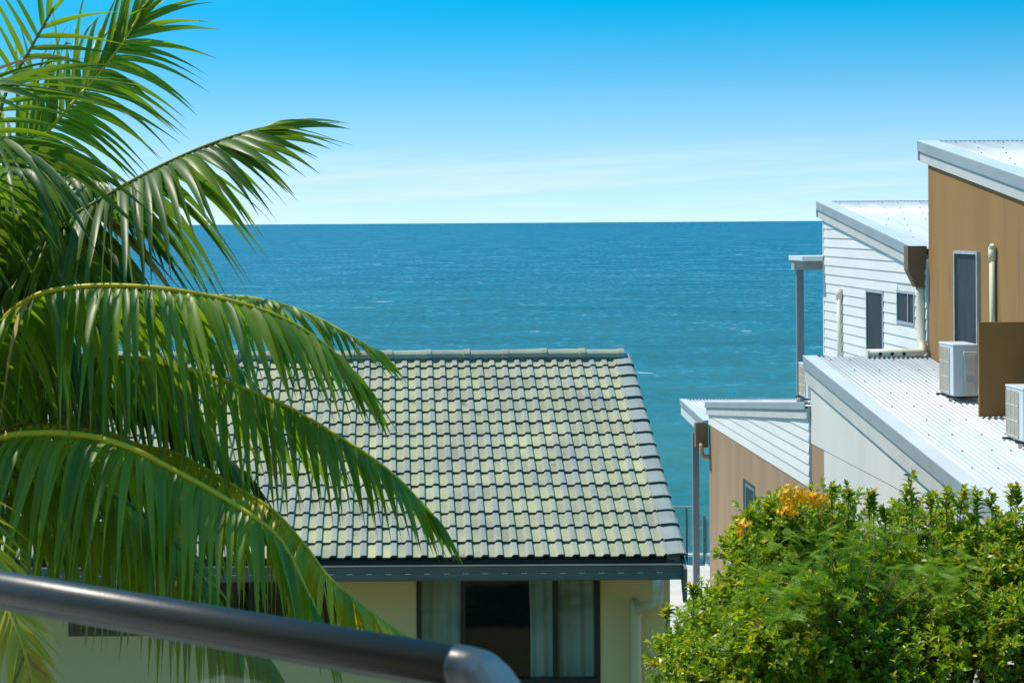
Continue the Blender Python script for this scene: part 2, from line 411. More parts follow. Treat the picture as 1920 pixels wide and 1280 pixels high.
# ------------------------------------------------------------------ ground: one sheet falling to the water
def gz(x, y):
    pr = [(-60, -5.6), (8, -6.4), (16, -7.2), (24, -7.6), (33, -8.0), (48, -8.3), (54, -11.0), (70, -17.5), (95, -23.5), (125, -27.0), (180, -29.0)]
    for (a, za), (b_, zb) in zip(pr, pr[1:]):
        if y <= b_:
            t = (y - a) / (b_ - a); t = min(max(t, 0), 1)
            z = za + (zb - za) * t; break
    else: z = pr[-1][1]
    return z + 0.18 * noise.noise((x * 0.13, y * 0.13, 3.1))
g_ = MB(); nx, ny = 70, 90
xs = [-180 + 360 * i / nx for i in range(nx + 1)]; ys = [-60 + 240 * j / ny for j in range(ny + 1)]
g_.add([(x, y, gz(x, y)) for y in ys for x in xs], [(j * (nx + 1) + i, j * (nx + 1) + i + 1, (j + 1) * (nx + 1) + i + 1, (j + 1) * (nx + 1) + i) for j in range(ny) for i in range(nx)])
g_.build('ground', M['soil'], smooth=True, kind='structure')
t_ = MB(); t_.box(2.95, 15.0, 34.0, 44.6, -9.2, -7.70); t_.box(2.95, 6.5, 30.0, 33.99, -9.2, -8.05)
t_.build('terrace', M['concrete'], kind='structure')

# ------------------------------------------------------------------ tiled house
house = thing('tiled_house', 'cream rendered house with weathered grey-green tiled roof and dark gutter', 'house')
YE, ZE, YR, ZR = 18.95, -3.32, 23.28, -1.65
PITCH = math.atan2(ZR - ZE, YR - YE)
XL, XR = -5.55, 2.76
GA = math.hypot(YR - YE, ZR - ZE) / 16.0
rot = Matrix.Rotation(PITCH, 4, 'X')
roofm = Matrix.Translation((0, YE, ZE)) @ rot
SLOPE = GA * 16
wz0 = -7.4
# walls, with openings for two windows
WY = 19.42
wins = [(-3.27, -0.56, -4.15, -3.52), (0.25, 2.105, -4.66, -3.52)]
wl = MB()
wl.box(XL + .1, wins[0][0], WY, WY + .2, wz0, -3.45)
wl.box(wins[0][0], wins[0][1], WY, WY + .2, wz0, wins[0][2])
wl.box(wins[0][1], wins[1][0], WY, WY + .2, wz0, -3.45)
wl.box(wins[1][0], wins[1][1], WY, WY + .2, wz0, wins[1][2])
wl.box(wins[1][1], 2.815, WY, WY + .2, wz0, -3.45)
for a, b_, c, d in wins: wl.box(a, b_, WY, WY + .2, d, -3.45)
wl.prismx([(WY + .2, wz0), (WY + .2, -3.45), (YR, ZR - .22), (2 * YR - WY - .2, -3.45), (2 * YR - WY - .2, wz0)], 2.62, 2.815)
wl.prismx([(WY + .2, wz0), (WY + .2, -3.45), (YR, ZR - .22), (2 * YR - WY - .2, -3.45), (2 * YR - WY - .2, wz0)], XL + .1, XL + .3)
wl.box(XL + .3, 2.62, 2 * YR - WY - .4, 2 * YR - WY - .2, wz0, -3.45)
wl.build('wall', M['cream'], house)
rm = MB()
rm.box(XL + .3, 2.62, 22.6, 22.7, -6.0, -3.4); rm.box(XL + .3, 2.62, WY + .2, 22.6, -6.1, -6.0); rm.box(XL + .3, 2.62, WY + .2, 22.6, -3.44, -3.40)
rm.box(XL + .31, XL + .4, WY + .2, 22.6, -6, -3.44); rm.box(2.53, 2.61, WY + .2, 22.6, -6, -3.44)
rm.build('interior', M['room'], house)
MB().box(XL, 2.80, YE + .06, WY, -3.47, -3.455).build('soffit', M['soffit'], house)
MB().box(XL, 2.83, YE + .02, YE + .055, -3.53, -3.36).build('fascia', M['fascia_dark'], house)
# gutter: quad profile with a bead and two ribs
gy = YE - .13
prof = [(YE + .02, -3.37), (YE + .02, -3.51), (gy + .012, -3.51), (gy + .002, -3.497), (gy, -3.485), (gy + .010, -3.479), (gy + .012, -3.455), (gy + .012, -3.428), (gy + .004, -3.424), (gy + .004, -3.408), (gy + .012, -3.402), (gy + .014, -3.378), (gy + .002, -3.372), (gy - .003, -3.364), (gy + .004, -3.354), (gy + .018, -3.354), (gy + .022, -3.362), (gy + .022, -3.49), (YE + .005, -3.49), (YE + .005, -3.37)]
gut = MB().sweepx(prof, XL, 2.845).build('gutter', M['gutter'], house)
MB().box(2.846, 2.851, gy, YE + .02, -3.51, -3.36).build('end_cap', M['gutter'], gut)
for i in range(43):
    x = XL + .2 + i * .19
    if x < 2.8:
        MB().box(x - .028, x + .028, gy + .008, gy + .0119, -3.444, -3.436).build('overflow_slot', M['cap_white'], gut)
# roof deck and tiles
roof = MB().prismx([(0, -.045), (SLOPE, -.045), (SLOPE, -.012), (0, -.012)], XL, 2.8).build('roof', M['fascia_dark'], house)
roof.matrix_world = roofm
bk = MB().prismx([(YR, ZR - .02), (YR, ZR - .06), (2 * YR - YE, ZE - .06), (2 * YR - YE, ZE - .02)], XL, 2.8).build('rear_roof', M['cap'], house)
PW = 0.15
def tile_profile():
    # (x, z) across one roll-and-pan pair, 0..PW
    return [(0.000, .000), (0.004, -.003), (0.070, -.003), (0.076, .002), (0.090, .019), (0.096, .022), (0.136, .022), (0.143, .019), (0.1465, .004)]
def tile_mesh(name, nper=2, seed=0):
    mb = MB(); rnd = random.Random(seed)
    pts, kind = [], []
    for k in range(nper):
        for x, z in tile_profile(): pts.append((x + k * PW, z))
    pts.append((nper * PW - .0015, -.002))
    L = GA + .045; th = .024
    lo = [(x, -.004 + rnd.uniform(-.0015, .0015), z + .032) for x, z in pts]
    up = [(x, L, z + .006) for x, z in pts]
    N = len(pts)
    vs = lo + up + [(x, y + .002, z - th) for x, y, z in lo]
    fs, ms = [], []
    for i in range(N - 1):
        xm = (pts[i][0] + pts[i + 1][0]) / 2 % PW
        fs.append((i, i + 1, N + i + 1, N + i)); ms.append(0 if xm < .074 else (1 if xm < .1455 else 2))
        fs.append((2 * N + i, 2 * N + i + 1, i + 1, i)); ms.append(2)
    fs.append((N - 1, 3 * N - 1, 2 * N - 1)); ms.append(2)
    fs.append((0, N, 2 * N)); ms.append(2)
    mb.v, mb.f, mb.m = vs, fs, ms
    return mb
tile_mats = [M['tile_pan'], M['tile_roll'], M['tile_edge_shade']]
TM = [tile_mesh('roof_tile', 2, s).mesh('roof_tile', tile_mats) for s in range(5)]
TH = tile_mesh('half_roof_tile', 1, 9).mesh('half_roof_tile', tile_mats)
rt = random.Random(4)
rest = MB(); cnt = 0
NCOL = 27
proto = tile_mesh('t', 2, 2)
spots = []
for r in range(16):
    off = (r % 2) * PW
    for c in range(-1, NCOL + 1):
        x0 = XR - (c + 1) * 2 * PW - off
        half = False
        if c == -1:
            if off == 0: continue
            x0, half = XR - PW, True
        if x0 < XL: continue
        spots.append((x0, r, half))
near = sorted(spots, key=lambda s: -s[0])[:296]
cut = near[-1][0]
for x0, r, half in spots:
    loc = (x0 + rt.uniform(-.0015, .0015), r * GA, rt.uniform(0, .003))
    if x0 >= cut and cnt < 296:
        cnt += 1
        o = link('roof_tile', TH if half else rt.choice(TM), roof, loc, (rt.uniform(-.004, .004), rt.uniform(-.006, .006), rt.uniform(-.006, .006)))
    else:
        o0 = len(rest.v)
        rest.v += [(a + loc[0], b_ + loc[1], c + loc[2]) for a, b_, c in proto.v]
        rest.f += [tuple(i + o0 for i in f) for f in proto.f]; rest.m += proto.m
rest.build('roof_tiles', tile_mats, roof, kind='stuff')
# ridge caps: shallow rounded covers lapped end to end
def arch(wid, hgt, n=8):
    return [(-wid * math.cos(math.pi * k / n), hgt * (math.sin(math.pi * k / n) ** .7)) for k in range(n + 1)]
def cap_mesh(name, L, m_):
    mb = MB(); pr = arch(.125, .085)
    secs = [(0, 1.0), (L * .90, 1.03), (L * .905, 1.12), (L + .03, 1.14)]
    vs = [(x, y * s, z * s) for x, s in secs for y, z in pr]
    N = len(pr); fs = [(i * N + k, i * N + k + 1, (i + 1) * N + k + 1, (i + 1) * N + k) for i in range(len(secs) - 1) for k in range(N - 1)]
    fs.append(tuple(range((len(secs) - 1) * N, len(secs) * N))); fs.append(tuple(range(N))[::-1])
    return mb.add(vs, fs).mesh(name, m_)
RC = cap_mesh('ridge_cap', .466, M['ridge'])
rc = bpy.data.objects.new('ridge', None); 
ridge = MB().box(XL, 2.74, YR - .10, YR + .10, ZR - .05, ZR + .03).build('ridge', M['mortar'], house)
for k in range(18):
    x = 2.33 - k * .466
    if x < XL - .1: break
    o = link('ridge_cap', RC, ridge, (x, YR, ZR + .022 + rt.uniform(-.004, .004)), (rt.uniform(-.02, .02), rt.uniform(-.008, .004), math.pi * 0 + rt.uniform(-.006, .006)))
# verge caps up the gable edge
def verge_mesh():
    pr = [(-.165, -.010), (-.160, .004), (-.06, .016), (-.01, .014), (.012, .002), (.022, -.022), (.024, -.10)]
    mb = MB(); L = GA + .03; N = len(pr)
    lo = [(x * 1.06, -.01, z + .040) for x, z in pr]; up = [(x, L, z + .012) for x, z in pr]
    mid = [(x * 1.06, .022, z + .038) for x, z in pr]; mid2 = [(x, .024, z + .028) for x, z in pr]
    inn = [(x * .98, -.008, z + .012) for x, z in pr]
    vs = lo + mid + mid2 + up + inn
    fs, ms = [], []
    for s in range(3):
        for k in range(N - 1): fs.append((s * N + k, s * N + k + 1, (s + 1) * N + k + 1, (s + 1) * N + k)); ms.append(0)
    for k in range(N - 1): fs.append((4 * N + k, 4 * N + k + 1, k + 1, k)); ms.append(1)
    mb.v, mb.f, mb.m = vs, fs, ms
    return mb.mesh('verge_cap', [M['cap'], M['tile_edge_shade']], True)
VC = verge_mesh()
for p in VC.polygons: p.use_smooth = False
verge = MB().box(2.72, 2.85, 0, SLOPE, -.10, .022).build('verge', M['mortar'], house)
verge.matrix_world = roofm
for r in range(16):
    link('verge_cap', VC, verge, (2.895, r * GA - .02, .022 + rt.uniform(-.002, .003)), (rt.uniform(-.006, .006), rt.uniform(-.012, .012), rt.uniform(-.01, .01)))
# barge board tail hanging past the gutter end
MB().prismx([(YE - .16, -3.40), (YE - .15, -3.66), (YE - .10, -3.74), (YE - .06, -3.72), (YE + .10, -3.44), (YE + .3, -3.34), (YE + .3, -3.22), (YE, -3.33)], 2.862, 2.895).build('barge_board', M['gutter'], house)
# downpipe
dp = MB().tube(smooth_path([(2.615, YE - .06, -3.62), (2.615, YE - .06, -3.70), (2.60, YE - .03, -3.76), (2.54, YE + .15, -3.83), (2.49, WY - .10, -3.90), (2.465, WY - .07, -3.98), (2.46, WY - .065, -4.10), (2.46, WY - .065, -7.3)], 5), .055, 14).build('downpipe', M['cream_pipe'], house, True)
MB().tube([(2.615, YE - .06, -3.51), (2.615, YE - .06, -3.53), (2.615, YE - .06, -3.56)], [.068, .068, .060], 16).build('outlet', M['pipe_collar'], dp)
MB().tube([(2.615, YE - .06, -3.56), (2.615, YE - .06, -3.64)], .064, 16).build('collar', M['cream_pipe'], dp)
MB().tube([(2.615, YE - .06, -3.70), (2.612, YE - .055, -3.72)], .060, 16).build('joint', M['cream_pipe'], dp)
# windows
def window(x0, x1, z0, z1, mull, panes, f=.05):
    wn = MB()
    wn.box(x0, x0 + f, WY - .015, WY + .10, z0, z1); wn.box(x1 - f, x1, WY - .015, WY + .10, z0, z1)
    wn.box(x0 + f, x1 - f, WY - .015, WY + .10, z0, z0 + .045); wn.box(x0 + f, x1 - f, WY - .015, WY + .10, z1 - .045, z1)
    w_ = wn.build('window', M['alu_dark'], house)
    for a, b_ in mull: MB().box(a, b_, WY + .012, WY + .075, z0 + .045, z1 - .045).build('mullion', M['alu_dark'], w_)
    for a, b_, y in panes: MB().box(a, b_, WY + y, WY + y + .006, z0 + .045, z1 - .045).build('pane', M['glass'], w_)
    return w_
window(0.25, 2.105, -4.66, -3.52, [(.70, .745), (1.63, 1.685)], [(.30, .70, .03), (.745, 1.63, .055), (1.685, 2.055, .03)])
window(-3.27, -0.56, -4.15, -3.52, [(-2.40, -2.35), (-1.45, -1.40)], [(-3.22, -2.40, .03), (-2.35, -1.45, .05), (-1.40, -.61, .03)])
def curtain(x0, x1, y, z0, z1, per, amp, label, seed):
    mb = MB(); N = int((x1 - x0) / .008); rr = random.Random(seed)
    ph = rr.uniform(0, 6)
    vs = []
    for zk in range(5):
        z = z0 + (z1 - z0) * zk / 4
        for i in range(N + 1):
            x = x0 + (x1 - x0) * i / N
            vs.append((x + .012 * math.sin(zk * .9) * (1 if x1 > 1.6 else -1), y + amp * math.sin(2 * math.pi * x / per + ph + .5 * math.sin(9 * x)) * (1.1 - .08 * zk), z))
    fs = [(k * (N + 1) + i, k * (N + 1) + i + 1, (k + 1) * (N + 1) + i + 1, (k + 1) * (N + 1) + i) for k in range(4) for i in range(N)]
    return mb.add(vs, fs).build('curtain', M['curtain'], None, True, label=label, category='curtain', group='curtains in the cream house')
curtain(.30, .71, WY + .17, -4.95, -3.5, .12, .022, 'pale curtain at the left side of the wide dark-framed window', 1)
curtain(1.40, 1.66, WY + .16, -4.95, -3.5, .13, .024, 'pale curtain edge beside the dark opening, lightest in the window', 2)
curtain(1.69, 2.08, WY + .18, -4.95, -3.5, .14, .022, 'pale curtain behind the rightmost pane of the wide window', 3)

# ------------------------------------------------------------------ corrugated roofs
def corrugated(x0, x1, ya, za, yb, zb, name, mt, parent, per=.076, amp=.011):
    mb = MB(); n_ = int((x1 - x0) / per * 8); vs = []
    for y, z in ((ya, za), (yb, zb)):
        for i in range(n_ + 1):
            x = x0 + (x1 - x0) * i / n_
            vs.append((x, y, z + amp * math.sin(2 * math.pi * (x - x0) / per)))
    for y, z in ((ya, za), (yb, zb)):
        for i in range(n_ + 1):
            x = x0 + (x1 - x0) * i / n_
            vs.append((x, y, z - .003 + amp * math.sin(2 * math.pi * (x - x0) / per)))
    k = n_ + 1
    fs = [(i, i + 1, k + i + 1, k + i) for i in range(n_)] + [(2 * k + i, i, i + 1, 2 * k + i + 1) for i in range(n_)] + [(k + i, 3 * k + i, 3 * k + i + 1, k + i + 1) for i in range(n_)]
    o = mb.add(vs, fs).build(name, mt, parent, True)
    return o
def screws(parent, x0, x1, ya, za, yb, zb, rows, step, seed=1):
    mb = MB(); rr = random.Random(seed)
    for r_ in range(rows):
        t = (r_ + .35) / rows
        y, z = ya + (yb - ya) * t, za + (zb - za) * t
        x = x0 + .019 + (r_ % 2) * step / 2
        while x < x1:
            xx = x + rr.choice((0, 0, .076))
            yy = y + rr.uniform(-.02, .02)
            mb.add([(xx + .011 * math.cos(a), yy + .011 * math.sin(a), z + .0085 + hz_) for hz_ in (0, .012) for a in [math.pi / 3 * q for q in range(6)]],
                   [(6, 7, 8, 9, 10, 11)] + [(q, (q + 1) % 6, 6 + (q + 1) % 6, 6 + q) for q in range(6)])
            x += step
    return mb.build('roof_screws', M['screw'], parent, kind='stuff')
def barge(parent, X, ya, za, yb, zb, face, fasc, topw, xin, face_m, top_m, fasc_m):
    # folded capping: vertical face + flat top strip, and the fascia board under it
    MB().prismx([(ya, za + .02), (yb, zb + .02), (yb, zb - face), (ya, za - face)], X, X + .012).build('barge_capping', face_m, parent)
    MB().prismx([(ya, za + .021), (yb, zb + .021), (yb, zb + .010), (ya, za + .010)], X - .001, X + topw).build('capping_top', top_m, parent)
    MB().prismx([(ya, za - face + .02), (yb, zb - face + .02), (yb, zb - face - fasc), (ya, za - face - fasc)], X + .03, X + xin).build('barge_fascia', fasc_m, parent)

# ---- front townhouse: low white wing with corrugated roof, tall tan block behind it
town = thing('tan_townhouse', 'tan rendered townhouse block with low white wing under a corrugated roof', 'house')
WX = 6.69
def wz(y): return -2.18 - .105 * (30.75 - y)
Y0 = 16.0
corrugated(6.66, 8.60, 30.75, wz(30.75), Y0, wz(Y0), 'wing_roof', M['roof_metal'], town)
screws(town, 6.95, 8.5, 30.7, wz(30.7), Y0, wz(Y0), 16, .305, 3)
barge(town, 6.61, 30.76, wz(30.76), Y0, wz(Y0), .17, .24, .22, .10, M['flashing'], M['cap_white'], M['fascia_white'])
MB().box(6.615, 6.95, 30.75, 30.765, wz(30.75) - .17, wz(30.75) + .018).build('capping_end', M['flashing'], town)
up_ = MB().prismx([(30.55, -3.545), (30.55, wz(30.55) - .06), (Y0 + .2, wz(Y0 + .2) - .06), (Y0 + .2, -5.2), (22.0, -3.545)], WX, WX + .18)
up_.build('upper_wall', M['white_wall'], town)
MB().prismx([(29.66, -3.56), (29.66, -8.2), (Y0 + .2, -8.2), (Y0 + .2, -5.215), (22.0, -3.56)], WX + .002, WX + .182).build('lower_wall', M['white_wall'], town)
MB().box(WX + .003, WX + .18, 29.67, 30.54, -8.2, -3.56).build('corner_wall', M['tan_low'], town)
MB().box(WX + .02, WX + .16, Y0 + .3, 30.5, -8.1, -3.5).build('wall_core', M['fascia_dark'], town)
MB().box(WX + .18, 8.6, 30.40, 30.55, -8.2, -2.35).build('end_wall', M['white_wall'], town)
# tall tan block
TX = 8.62
def tz(y): return 1.257 - .138 * (31.0 - y)
MB().prismx([(30.70, -8.2), (30.70, tz(30.7) - .10), (20.2, tz(20.2) - .10), (20.2, -8.2)], TX, 13.4).build('tall_wall', M['tan'], town)
corrugated(8.56, 13.6, 31.0, tz(31.0), 20.0, tz(20.0), 'tall_roof', M['roof_metal'], town)
screws(town, 8.95, 13.4, 30.9, tz(30.9), 20, tz(20), 14, .38, 5)
barge(town, 8.54, 31.02, tz(31.02), 20.0, tz(20), .15, .17, .32, .10, M['flashing'], M['cap_white'], M['fascia_white'])
MB().box(8.54, 13.6, 31.0, 31.02, tz(31) - .30, tz(31) + .016).build('end_fascia', M['fascia_white'], town)
def side_window(parent, X, ya, yb, z0, z1, mull=(), fr=.045, proud=.02, fm='alu_grey', bm_='dark_curtain'):
    mb = MB()
    mb.box(X - proud, X + .05, ya, ya + fr, z0, z1); mb.box(X - proud, X + .05, yb - fr, yb, z0, z1)
    mb.box(X - proud, X + .05, ya + fr, yb - fr, z0, z0 + fr); mb.box(X - proud, X + .05, ya + fr, yb - fr, z1 - fr, z1)
    w_ = mb.build('window', M[fm], parent)
    for q in mull: MB().box(X - proud + .004, X + .04, q - .02, q + .02, z0 + fr, z1 - fr).build('mullion', M[fm], w_)
    MB().box(X - proud + .012, X - proud + .016, ya + fr, yb - fr, z0 + fr, z1 - fr).build('pane', M['flyscreen'], w_)
    N = 40; vs = []
    for z in (z0 + fr, z1 - fr):
        for i in range(N + 1):
            y = ya + fr + (yb - ya - 2 * fr) * i / N
            vs.append((X - .0015 + .0012 * math.sin(i * 1.1) , y, z))
    MB().add(vs, [(i, i + 1, N + 2 + i, N + 1 + i) for i in range(N)]).build('blind', M[bm_], w_)
    return w_
side_window(town, TX, 28.03, 29.2, -2.05, -.47, proud=.05)
vp = MB().tube([(TX - .05, 27.3, -2.3), (TX - .05, 27.3, -.52)], .042, 12).tube([(TX - .05, 27.3, -.60), (TX - .05, 27.3, -.40)], .054, 12)
vp.build('vent_pipe', M['pvc'], town, True)
MB().tube([(TX - .05, 27.3, -.42), (TX - .07, 27.25, -.36)], [.058, .03], 10).build('vent_cowl', M['pvc'], town)
MB().box(7.965, TX + .0, 25.97, 26.02, wz(26) + .012, -1.39).build('screen_panel', M['panel'], town)

# ---- weatherboard house behind
wb = thing('weatherboard_house', 'white weatherboard house with skillion roof and tall dark side window', 'house')
BX = 8.60
def bz(y): return .367 - .1186 * (38.2 - y)
MB().prismx([(30.71, -8.2), (30.71, bz(30.71) - .12), (37.95, bz(37.95) - .12), (37.95, -8.2)], BX, 13.4).build('wall', M['white_wall'], wb)
corrugated(8.52, 13.6, 38.2, bz(38.2), 31.02, bz(31.02), 'roof', M['roof_metal'], wb)
screws(wb, 8.85, 13.4, 38.1, bz(38.1), 31.05, bz(31.05), 8, .38, 8)
barge(wb, 8.50, 38.22, bz(38.22), 31.03, bz(31.03), .15, .17, .28, .12, M['flashing'], M['cap_white'], M['fascia_white'])
MB().box(8.50, 13.6, 38.22, 38.24, bz(38.2) - .3, bz(38.2) + .016).build('end_fascia', M['fascia_white'], wb)
def clip(poly, a, b_, c):
    out = []
    for i, p in enumerate(poly):
        q = poly[(i + 1) % len(poly)]
        dp_, dq = a * p[0] + b_ * p[1] - c, a * q[0] + b_ * q[1] - c
        if dp_ <= 0: out.append(p)
        if dp_ * dq < 0:
            t = dp_ / (dp_ - dq); out.append((p[0] + (q[0] - p[0]) * t, p[1] + (q[1] - p[1]) * t))
    return out
def boards(parent, X, ya, yb, z0, z1, h_, cutf, wins_, mt, name='weatherboard'):
    z = z0
    while z < z1:
        segs = [(ya, yb)]
        for (wa, wb_, za_, zb_) in wins_:
            if z + h_ * .8 > za_ and z + h_ * .2 < zb_:
                ns = []
                for a, b_ in segs:
                    if wb_ <= a or wa >= b_: ns.append((a, b_)); continue
                    if wa > a: ns.append((a, wa))
                    if wb_ < b_: ns.append((wb_, b_))
                segs = ns
        for a, b_ in segs:
            poly = [(a, z), (b_, z), (b_, z + h_ - .002), (a, z + h_ - .002)]
            if cutf: poly = clip(poly, *cutf)
            if len(poly) < 3: continue
            n_ = len(poly)
            outx = [X - .004 - .018 * (z + h_ - pz) / h_ for _, pz in poly]
            vs = [(ox, y, zz_) for ox, (y, zz_) in zip(outx, poly)] + [(X + .001, y, zz_) for y, zz_ in poly]
            MB().add(vs, [tuple(range(n_))[::-1], tuple(range(n_, 2 * n_))] + [(i, (i + 1) % n_, n_ + (i + 1) % n_, n_ + i) for i in range(n_)]).build(name, mt, parent)
        z += h_
# rake: z <= .364-.1189*(37.9-y) - .30
wins_b = [(33.4, 34.6, -3.2, -1.24), (31.4, 32.5, -1.74, -1.18)]
boards(wb, BX, 30.71, 37.97, -3.19, .4, .178, (-.1186, 1.0, .367 - .1186 * 38.2 - .28), wins_b, M['board'])
MB().box(BX - .026, BX + .02, 37.95, 38.01, -3.3, bz(37.95) - .25).build('corner_trim', M['board'], wb)
side_window(wb, BX, 33.4, 34.6, -3.2, -1.24, proud=.03)
side_window(wb, BX, 31.4, 32.5, -1.74, -1.18, mull=(31.8,), proud=.03)
MB().tube([(BX - .07, 36.45, -3.3), (BX - .07, 36.45, -1.42)], .045, 12).tube([(BX - .07, 36.45, -1.50), (BX - .07, 36.45, -1.30)], .058, 12).build('vent_pipe', M['pvc'], wb, True)
# rainwater head and spreader pipe lying on the wing roof
rh = MB()
rh.add([(8.31, 30.78, -.42), (8.615, 30.78, -.42), (8.615, 31.02, -.42), (8.31, 31.02, -.42), (8.31, 30.78, -.80), (8.615, 30.78, -.80), (8.615, 31.02, -.80), (8.31, 31.02, -.80),
        (8.44, 30.80, -1.08), (8.615, 30.80, -1.08), (8.615, 31.0, -1.08), (8.44, 31.0, -1.08)],
       [(0, 1, 5, 4), (1, 2, 6, 5), (2, 3, 7, 6), (3, 0, 4, 7), (4, 5, 9, 8), (5, 6, 10, 9), (6, 7, 11, 10), (7, 4, 8, 11), (8, 9, 10, 11), (0, 3, 2, 1)])
rh.build('rainwater_head', M['rainhead'], wb)
zt = wz(30.62) + .075
MB().tube([(8.53, 30.90, -1.05), (8.53, 30.88, -1.2), (8.53, 30.84, zt + .2), (8.52, 30.70, zt + .05), (8.48, 30.62, zt), (8.2, 30.62, zt), (7.62, 30.62, zt)], [.068] * 4 + [.074, .064, .064], 14).build('downpipe', M['pvc'], wb, True)
MB().tube([(7.60, 30.62, zt), (7.63, 30.62, zt)], .068, 14).build('pipe_end', M['pvc'], wb)
for q in range(3):
    xh = 7.80 + q * .19
    MB().tube([(xh, 30.557, zt - .012), (xh, 30.553, zt - .012)], .028, 12).build('drain_hole', M['hole'], wb)
# rear balcony frame
MB().box(8.27, 8.41, 39.0, 39.14, -8.0, -1.0).build('balcony_post', M['post'], wb)
MB().box(8.20, 12.5, 38.9, 39.2, -1.0, -.80).build('balcony_beam', M['beam'], wb)
MB().box(8.16, 12.5, 37.95, 39.25, -.80, -.71).build('balcony_roof', M['cap_white'], wb)

# ---- low tan wing with porch
low = thing('low_tan_house', 'low tan rendered house with white lapped cladding and flat porch roof', 'house')
LX = 6.665
def lz(y): return -2.90 - .0928 * (y - 30.5)
MB().prismx([(30.57, -8.2), (30.57, -4.25), (40.2, -4.25), (40.2, -8.2)], LX, LX + .2).build('wall', M['tan_low'], low)
MB().prismx([(30.57, -4.24), (30.57, lz(30.57) - .05), (40.2, lz(40.2) - .05), (40.2, -4.24)], LX + .01, LX + .2).build('gable_wall', M['board'], low)
boards(low, LX + .008, 30.58, 40.22, -4.245, -2.9, .18, (.0928, 1.0, -2.90 + .0928 * 30.5 - .05), [], M['board'], 'cladding_board')
corrugated(6.62, 8.5, 30.6, lz(30.6) - .01, 40.25, lz(40.25) - .01, 'roof', M['roof_metal'], low)
barge(low, 6.59, 30.56, lz(30.56), 40.3, lz(40.3), .10, .15, .2, .08, M['flashing'], M['cap_white'], M['fascia_white'])
MB().box(LX + .2, 8.5, 40.0, 40.2, -8.2, -3.9).build('end_wall', M['tan_low'], low)
wn = MB(); wn.box(LX - .004, LX + .02, 35.15, 36.35, -6.75, -4.86)
wn.build('window_reveal', M['fascia_dark'], low)
side_window(low, LX - .006, 35.20, 36.05, -6.7, -4.92, proud=.006, fm='post', bm_='alu_dark')
vent = MB().box(LX - .02, LX, 33.55, 33.85, -5.12, -4.83).build('wall_vent', M['cap_white'], low)
for q in range(4): MB().box(LX - .026, LX - .019, 33.58, 33.82, -5.09 + q * .065, -5.055 + q * .065).build('louvre', M['post'], vent)
# porch
porch = bpy.data.objects.new
corrugated(6.60, 12.5, 43.6, -4.05, 40.32, -4.20, 'porch_roof', M['roof_metal'], low)
barge(low, 6.57, 43.62, -4.05, 40.32, -4.20, .12, .22, .16, .08, M['flashing'], M['cap_white'], M['cap_white'])
MB().box(6.60, 12.5, 43.62, 43.64, -4.35, -4.035).build('porch_fascia', M['fascia_white'], low)
MB().box(6.36, 6.49, 40.42, 40.55, -7.72, -4.45).build('porch_post', M['post'], low)
prh = MB().box(6.37, 6.63, 40.08, 40.30, -4.72, -4.22).build('rainwater_head', M['rainhead'], low)
MB().box(6.39, 6.61, 40.10, 40.28, -4.2195, -4.2185).build('opening', M['hole'], prh)
MB().tube(smooth_path([(6.47, 40.06, -4.66), (6.47, 40.0, -4.68), (6.475, 39.98, -4.80), (6.50, 39.99, -4.88), (6.58, 40.0, -4.90), (6.66, 40.0, -4.91)], 4), .045, 12).build('overflow_pipe', M['copper'], low, True)

# ------------------------------------------------------------------ air conditioners
def ac_unit(x, y0, y1, z, h_, label, dx=.35):
    a = thing('air_conditioner', label, 'air conditioner', group='air conditioners on the corrugated roofs')
    me = bevel(MB().box(x, x + dx, y0, y1, z + .07, z + h_ - .03).mesh('cabinet', M['ac_body']), .012, 2)
    link('cabinet', me, a)
    me = bevel(MB().box(x - .008, x + dx + .008, y0 - .008, y1 + .008, z + h_ - .03, z + h_).mesh('lid', M['ac_body']), .010, 2)
    link('lid', me, a)
    gw = y0 + (y1 - y0) * .24
    gr = MB().box(x - .004, x + .004, gw, y1 - .02, z + .10, z + h_ - .06).build('grille', M['ac_fin'], a)
    nb = 24
    for k in range(3):
        zz0 = z + .10 + (h_ - .16) * k / 3
        fr = MB(); hh = (h_ - .16) / 3
        fr.box(x - .010, x - .002, gw, y1 - .02, zz0, zz0 + .016)
        for q in range(1, nb // 3): fr.box(x - .008, x - .004, gw + .01, y1 - .03, zz0 + hh * q / (nb / 3), zz0 + hh * q / (nb / 3) + .006)
        for q in (0, .33, .66, .985): fr.box(x - .010, x - .003, gw + (y1 - .03 - gw) * q, gw + (y1 - .03 - gw) * q + .010, zz0, zz0 + hh)
        fr.build('grille_guard', M['ac_beige'], gr)
    cv_ = MB().box(x + dx * .42, x + dx * .88, y0 - .045, y0 + .002, z + .10, z + h_ - .14).mesh('service_cover', M['ac_beige'])
    so_ = link('service_cover', bevel(cv_, .012, 2), a)
    link('handle', bevel(MB().box(x + dx * .38, x + dx * .92, y0 - .06, y0 + .001, z + h_ - .16, z + h_ - .10).mesh('handle', M['ac_beige']), .008, 2), so_)
    MB().box(x + dx * .5, x + dx * .80, y0 - .0475, y0 - .0455, z + .27, z + .36).build('rating_plate', M['alu_grey'], so_)
    for yy in (y0 + .06, y1 - .10):
        br = MB().box(x - .07, x + dx + .06, yy, yy + .04, z + .045, z + .068).build('mounting_rail', M['rubber'], a)
        for xx in (x - .04, x + dx): MB().box(xx, xx + .045, yy - .005, yy + .045, z - .012, z + .045).build('foot', M['ac_beige'], br)
    return a
ac_unit(7.91, 26.98, 27.66, wz(27.1) + .01, .80, 'white air conditioner half behind the brown screen, under the tall narrow window')
ac_unit(7.915, 24.02, 24.70, wz(24.2) + .01, .74, 'white air conditioner at the right edge, in front of the brown screen')
